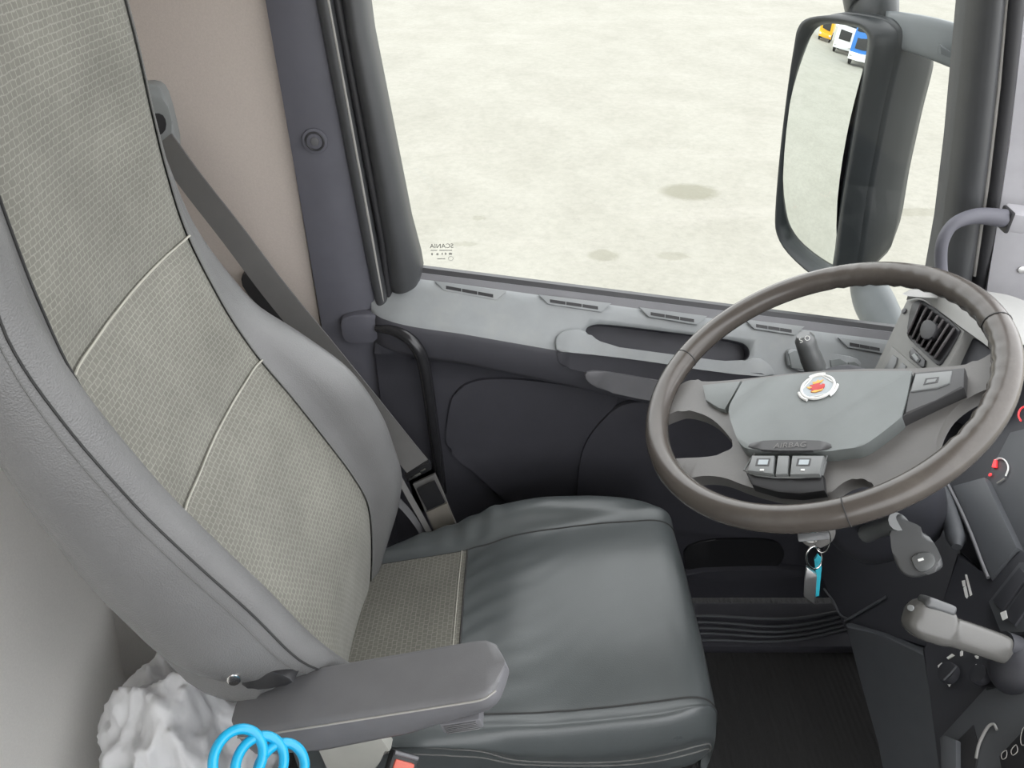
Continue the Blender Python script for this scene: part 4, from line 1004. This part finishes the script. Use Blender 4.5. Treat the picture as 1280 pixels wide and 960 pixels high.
# ------------------------------------------------------------------ dashboard
DB = root('dashboard', (.75, .6, 0), 'dark dashboard with air vent, switches and lit gauges around the wheel', 'dashboard')
DN = nrm((-.82, .22, .5)); DP = np.array([.545, .6, .718])
def dash():
    # end vent panel beyond the wheel
    n = nrm((-.88, -.05, .46)); P0 = PY(1150, 430, 1.03)
    vp = pixprism('vent_panel', [(1088, 470), (1133, 374), (1142, 368), (1152, 372), (1206, 413), (1184, 460), (1160, 510), (1100, 500)], P0, n, .06, 'vent_panel', DB, .005)
    pixprism('vent_opening', [(1133, 418), (1137, 383), (1146, 374), (1156, 376), (1200, 411), (1199, 416), (1178, 453), (1172, 457), (1165, 451), (1136, 424)], P0, n, .008, 'black', DB, .002, 1, .003)
    # slats: run down the panel, side by side
    for k in range(7):
        f0 = k / 7 + .04
        xt, yt = 1150 + (1199 - 1150) * f0, 377 + (413 - 377) * f0; xb, yb = 1133 + (1171 - 1133) * f0, 418 + (453 - 418) * f0
        a, b = PP(xt, yt, P0 + n * .006, n), PP(xb, yb, P0 + n * .006, n); ax = nrm(b - a); sd = np.cross(ax, n)
        rbox('vent_slat', (a + b) / 2, (np.linalg.norm(b - a) * .96, .003, .014), (ax, sd * .75 + n * .6, n * .75 - sd * .6), 'slat', DB, .001, 1)
    pixprism('vent_thumb_grip', [(1148, 415), (1152, 402), (1160, 398), (1169, 403), (1170, 412), (1163, 424), (1152, 424)], P0, n, .014, 'black', DB, .003, 1, .016)
    pixprism('vent_side', [(1203, 412), (1256, 450), (1250, 500), (1180, 520), (1165, 500), (1184, 458)], P0, n, .05, 'dash_dark', DB, .003, 0, -.02)
    # fixing, slider and switches on the panel
    c = PP(1131, 389, P0, n); disc('panel_screw', c, n, .0045, .003, 'shell', DB, 14, .001)
    pixprism('vent_slider', [(1136, 440), (1140, 434), (1156, 450), (1155, 458), (1151, 459), (1137, 447)], P0, n, .006, 'blackgloss', DB, .001, 0, .004)
    pixprism('slider_tab', [(1139, 444), (1143, 441), (1148, 448), (1145, 452)], P0, n, .006, 'button', DB, .001, 0, .008)
    pixprism('switch_plate', [(1100, 462), (1115, 433), (1146, 460), (1140, 472), (1105, 475)], P0, n, .004, 'vent_panel', DB, .001, 0, .003)
    for q in ([(1104, 462), (1116, 443), (1121, 447), (1120, 453), (1114, 466)], [(1120, 464), (1127, 453), (1132, 457), (1131, 464), (1127, 468)]):
        pixprism('rocker_switch', q, P0, n, .006, 'stalk', DB, .0015, 0, .006)
    # pale dash top over the vent
    top = [(1133, 374), (1139, 367), (1152, 362), (1170, 362), (1192, 367), (1216, 378), (1236, 398), (1250, 420), (1254, 436), (1252, 449), (1200, 408), (1152, 373)]
    pts = [PP(x, y, P0 + n * .004, n) for x, y in top]
    bmn = nrm((-.35, 0, .94))
    secs = []
    lo_ = cr([PP(x, y, P0 + n * .002, n) for x, y in [(1133, 375), (1152, 373), (1176, 390), (1200, 408), (1228, 428), (1254, 449)]], 4)
    hz = lo_[:, 2].max()
    hi_ = cr([PZ(x, y, hz + dz) for x, y, dz in [(1134, 370, .006), (1156, 360, .016), (1186, 362, .02), (1216, 375, .022), (1241, 399, .02), (1260, 430, .012)]], 4)
    for a, b in zip(lo_, hi_):
        m1 = a * .6 + b * .4 + np.array([0, 0, .012]); far = b + np.array([.12, 0, -.02])
        secs.append(list(cr([a, m1, b, far, far + np.array([.05, 0, -.1])], 4)))
    sub_grid('dash_top', np.array(secs), 'dash_light', DB)
    # main fascia body, hidden behind the wheel but solid
    rbox('dash_core', (.88, .10, .60), (.28, 1.95, .34), ((.88, 0, .3), (0, 1, 0), (-.3, 0, .88)), 'dash_dark', DB, .03)
    # instrument fascia right of the wheel
    pixprism('instrument_fascia', [(1165, 600), (1215, 520), (1262, 440), (1330, 420), (1340, 690), (1272, 688), (1238, 724), (1200, 690)], DP, DN, .24, 'dash_dark', DB, .004, 0, -.03)
    pixprism('fascia_panel', [(1190, 607), (1230, 596), (1271, 684), (1238, 724)], DP, DN, .2, 'dash', DB, .003, 0, .0)
    pixprism('gauge_panel', [(1232, 597), (1262, 540), (1340, 520), (1340, 700), (1280, 700), (1272, 684)], DP, DN, .2, 'dash', DB, .003, 0, -.012)
    # bezel strips
    e = cr([PP(x, y, DP + DN * .006, DN) for x, y in [(1165, 598), (1176, 615), (1186, 640), (1194, 668), (1196, 684)]], 5)
    tube('bezel_tube', e, np.interp(np.linspace(0, 1, len(e)), [0, .8, 1], [.010, .012, .006]), 'dash', DB, 12)
    e = cr([PP(x, y, DP + DN * .003, DN) for x, y in [(1184, 604), (1200, 636), (1214, 668), (1226, 700), (1235, 722)]], 4)
    tube('bezel_edge', e, .0022, 'arm_side', DB, 8)
    # lit gauge arcs
    GP = DP - DN * .010
    tube('gauge_arc', cr([PP(x, y, GP, DN) for x, y in [(1244, 575), (1249, 573), (1255, 574.5), (1259.5, 581), (1260, 587), (1257, 595)]], 4), .0011, 'white', DB, 6)
    tube('gauge_arc', cr([PP(x, y, GP, DN) for x, y in [(1255, 598), (1251, 601), (1246, 604)]], 4), .0010, 'seal_light', DB, 6)
    prism('gauge_needle', [PP(x, y, GP + DN * .001, DN) for x, y in [(1242.5, 574), (1245.5, 575), (1245, 584), (1239.5, 583.5)]], -DN * .002, 'redlit', DB)
    disc('warning_lamp', PP(1238, 593.5, GP, DN), DN, .0024, .001, 'redlit', DB, 12, .0003)
    tube('gauge_arc', cr([PP(x, y, GP, DN) for x, y in [(1276, 526), (1273, 519), (1276, 511), (1283, 507)]], 4), .0011, 'redlit', DB, 6)
    # lower console face
    pixprism('console_face', [(1152, 812), (1180, 760), (1196, 690), (1238, 726), (1272, 688), (1340, 690), (1340, 1010), (1178, 1010), (1166, 900)], DP, DN, .26, 'dash_dark', DB, .004, 0, -.004)
    # printed warning text
    h = nrm(PP(1208, 748, DP, DN) - PP(1202, 718, DP, DN)); vv = np.cross(DN, h)
    for q in ([(1202, 726), (1206, 725), (1207, 733), (1203.5, 733)], [(1204, 734.5), (1207.5, 732.5), (1210, 745), (1208.5, 748), (1206.5, 746)], [(1206, 718), (1208.5, 718), (1215, 743), (1212.5, 745)]):
        pixprism('printed_mark', q, DP, DN, .0008, 'white', DB, 0, 0, -.0035)
    # switch bank
    bank = pixprism('switch_bank', [(1235, 752), (1274, 702), (1340, 702), (1340, 790), (1250, 790)], DP, DN, .02, 'dash', DB, .002, 0, .002)
    for q in ([(1240, 750), (1274, 708), (1284, 720), (1252, 764)], [(1254, 770), (1286, 724), (1300, 735), (1268, 782)]):
        pixprism('console_switch', q, DP, DN, .01, 'dash_dark', DB, .002, 0, .005)
    pixprism('switch_symbol', [(1250, 766), (1257, 763), (1259, 772), (1253, 775)], DP, DN, .001, 'white', DB, 0, 0, .0065)
    # rotary knob with pointer, ring of marks
    kc = PP(1189, 843, DP, DN); kb = disc('rotary_knob', kc, DN, .012, .009, 'dash_dark', DB, 24, .003)
    tube('knob_edge', [PP(x, y, DP + DN * .010, DN) for x, y in [(1180, 850), (1188, 842), (1196, 833)]], .0012, 'dash', kb, 6)
    for q in ([(1172, 832), (1177, 828), (1178, 836), (1174, 839)], [(1183, 822), (1190, 817), (1193, 819), (1185, 824)], [(1200, 815), (1203, 811), (1203, 819), (1200, 820)], [(1184, 855), (1190, 848), (1190, 851), (1186, 858)], [(1218, 820), (1223, 818), (1222, 823), (1220, 823)], [(1215, 836), (1220, 830), (1222, 834), (1216, 841)]):
        pixprism('knob_mark', q, DP, DN, .001, 'white', DB, 0, 0, -.0025)
    kc = PP(1229, 846, DP, DN); disc('rotary_knob', kc, DN, .011, .009, 'dash_dark', DB, 24, .003)
    # ridge and storage box below
    pixprism('console_ridge', [(1172, 922), (1232, 856), (1262, 862), (1340, 830), (1340, 880), (1230, 985), (1180, 1000)], DP, DN, .03, 'dash', DB, .006, 0, .004)
    pixprism('storage_mouth', [(1196, 926), (1216, 906), (1222, 930), (1216, 1000), (1196, 1000)], DP, DN, .004, 'black', DB, .001, 0, .0055)
    pixprism('storage_edge', [(1174, 924), (1180, 918), (1195, 924), (1195, 1000), (1176, 1000)], DP, DN, .02, 'dash', DB, .004, 0, .012)
    e = cr([PP(x, y, DP + DN * .006, DN) for x, y in [(1220, 948), (1224, 930), (1234, 910), (1242, 905), (1246, 912)]], 4); tube('recess_edge', e, .0015, 'dash_light', DB, 6)
    # bottom right rocker with pictograms
    rk = pixprism('console_rocker', [(1248, 945), (1290, 900), (1340, 900), (1340, 990), (1256, 990)], DP, DN, .012, 'black', DB, .002, 0, .012)
    for q in ([(1252, 942), (1258, 938), (1258, 946), (1253, 949)], [(1264, 938), (1270, 931), (1272, 939), (1266, 944)], [(1276, 921), (1280, 909), (1283, 928), (1277, 931)]):
        pts = [PP(x, y, DP + DN * .0135, DN) for x, y in q]; tube('rocker_symbol', cr(pts, 3, True), .0004, 'seal_light', rk, 6, True)
    # knee panel under the column
    n2 = nrm((-.9, -.1, .42)); P2 = PY(1100, 800, .80)
    pixprism('knee_panel', [(1056, 786), (1040, 750), (1018, 700), (1060, 640), (1200, 640), (1200, 760), (1162, 812), (1100, 788), (1060, 786)], P2 + np.array([.04, 0, 0]), n2, .06, 'dash_dark', DB, .004)
    e = [PP(x, y, P2 + np.array([.04, 0, 0]) + n2 * .002, n2) for x, y in [(1056, 776), (1064, 772), (1108, 746)]]; tube('panel_edge', e, .0025, 'dash', DB, 8)
    e = cr([PP(x, y, P2 + np.array([.04, 0, 0]) + n2 * .002, n2) for x, y in [(1030, 736), (1042, 752), (1050, 768), (1060, 774)]], 3); tube('panel_edge', e, .002, 'dash', DB, 8)
    n3 = nrm((-.93, -.3, .2)); P3 = PY(1100, 850, .78)
    pixprism('lower_trim_panel', [(1056, 780), (1100, 793), (1160, 818), (1168, 900), (1180, 1010), (1112, 1010), (1098, 930), (1078, 860)], P3, n3, .2, 'dash', DB, .005)
dash()
# parking brake lever
LV = root('parking_brake_lever', PY(1262, 830, .5), 'grey plastic parking brake lever pointing out from the console', 'lever')
def lever():
    A = PY(1137, 762, .52); B = PY(1258, 806, .505)
    ax = nrm(B - A); L = np.linalg.norm(B - A); vd = nrm(CC - (A + B) / 2); sd = nrm(np.cross(ax, vd))   # image-vertical direction
    if sd[2] < 0: sd = -sd
    vd = nrm(np.cross(sd, ax)); vd = vd if np.dot(vd, CC - A) > 0 else -vd
    secs = []
    #           s, upper half height, lower half height, depth
    for s, hu, hl, dp in ((-.02, .004, .006, .004), (.0, .010, .012, .010), (.06, .017, .018, .014), (.15, .0205, .021, .016), (.3, .0205, .021, .017), (.36, .018, .020, .017), (.40, .0125, .019, .016), (.46, .013, .018, .015), (.7, .0135, .017, .014), (.93, .0135, .0165, .014), (.97, .0125, .0155, .013), (1.0, .011, .013, .012)):
        c = A + ax * L * s - sd * .004
        ring = []
        for a in np.linspace(0, 2 * math.pi, 20, endpoint=False):
            cx, sy = math.cos(a), math.sin(a); h_ = hu if sy > 0 else hl
            ring.append(c + vd * dp * np.sign(cx) * abs(cx) ** .6 + sd * h_ * np.sign(sy) * abs(sy) ** .6)
        secs.append(ring)
    loft('lever_grip', cr(np.array(secs).reshape(len(secs), -1), 3).reshape(-1, 20, 3), 'lever', LV, autosmooth=60)
    rbox('thumb_latch', A + ax * L * .20 + sd * .0135 + vd * .006, (.034, .012, .020), (ax, sd, vd), 'knob', LV, .005, 3)
    disc('end_mark', A + ax * L * .0 + sd * .002 + vd * .003, -ax * .8 + vd * .6, .0032, .006, 'button', LV, 14, .001)
    tube('lever_collar', [B - ax * .003, B + ax * .012], .0135, 'dash_dark', LV, 16)
    bc = PY(1275, 838, .49); bm = bmesh.new(); bmesh.ops.create_uvsphere(bm, u_segments=28, v_segments=18, radius=.030)
    for v in bm.verts: v.co = v.co + Vector(bc)
    bm_obj('pivot_ball', bm, 'dash_dark', LV)
    disc('lever_boss', bc + np.array([.02, -.005, -.02]), DN, .036, .012, 'dash_dark', DB, 28, .005)
lever()

# ------------------------------------------------------------------ window switches on the door
pn = pix_on_shelf('switch_surround', [(984, 440), (990, 435), (1060, 444), (1076, 450), (1078, 464), (1030, 468), (988, 462)], 'door_top', D, .008, .006, .002, 1)
for q in ([(986, 442), (994, 438), (1004, 442), (1006, 462), (990, 460)], [(1038, 450), (1050, 448), (1058, 453), (1058, 462), (1040, 463)], [(1061, 453), (1068, 452), (1074, 456), (1074, 462), (1062, 462)]):
    pix_on_shelf('window_switch', q, 'pad', pn, .006, .009, .0015, 0)

# ------------------------------------------------------------------ ridged sill plate at the foot of the door
SP = root('sill_plate', (.6, 1.1, 0), 'ridged dark step plate at the foot of the door', 'sill plate')
a0, a1 = (860, 772), (1075, 764)
rbox('plate', (.56, 1.105, .012), (.66, .12, .024), np.eye(3), 'door_low', SP, .006)
for k, (ya, yb, yc) in enumerate(((770, 776, 763), (778, 785, 770), (785, 792, 776), (792, 798, 782), (800, 804, 787))):
    pts = cr([PZ(x, y, .026) for x, y in ((800, ya + 1), (888, ya), (960, yb - 2), (1010, (yb + yc) / 2 + 2), (1058, yc), (1090, yc - 4))], 4)
    tube('ridge', pts, .0035, 'dash', SP, 8)

# ------------------------------------------------------------------ parked trucks seen in the mirror
def truck(name, c, head, paint, label):
    T = root(name, c, label, 'truck', 'lorries parked across the yard')
    c = np.array(c, float); f = np.array([math.cos(head), math.sin(head), 0]); l = np.array([-f[1], f[0], 0]); u = np.array([0, 0, 1.])
    rbox('cab', c + f * 0 + u * 2.05, (2.0, 2.45, 2.5), (f, l, u), paint, T, .12)
    rbox('windscreen', c + f * .99 + u * 2.55, (.06, 2.1, .85), (f, l, u), 'tglass', T, .02)
    rbox('grille', c + f * 1.0 + u * 1.5, (.06, 1.5, .7), (f, l, u), 'tyre', T, .02)
    rbox('bumper', c + f * 1.0 + u * .65, (.3, 2.45, .5), (f, l, u), 'twhite' if paint == 'tblue' else paint, T, .05)
    for s in (-1, 1): rbox('headlamp', c + f * 1.15 + l * .95 * s + u * .7, (.05, .35, .2), (f, l, u), 'silver', T, .02)
    rbox('chassis', c - f * 3 + u * .9, (5.5, .9, .3), (f, l, u), 'tyre', T, .02)
    rbox('load_body', c - f * 3.9 + u * 2.2, (5.2, 2.45, 2.2), (f, l, u), paint if paint == 'tyellow' else 'twhite', T, .05)
    for fx in (.3, -3.2, -4.6):
        for s in (-1, 1): disc('wheel', c + f * fx + l * (1.2 * s) + u * .5 - l * s * .3 * (1 if s > 0 else 1), l * s, .5, .3, 'tyre', T, 20, .03)
for nm, pt, lab, px in (('blue_truck', 'tblue', 'blue cabbed lorry with white bumper parked across the yard', (1079, 82)), ('white_truck', 'twhite', 'white cabbed lorry parked between the blue and yellow ones', (1057, 66)), ('yellow_truck', 'tyellow', 'yellow lorry parked across the yard beside the white one', (1036, 51))):
    p, r = mirror_ray(*px); gpt = p + r * ((GZ - p[2]) / r[2])
    print('truck', nm, np.round(gpt, 2))
    truck(nm, gpt, math.atan2(MP0[1] - gpt[1] + 3, MP0[0] - gpt[0]), pt, lab)
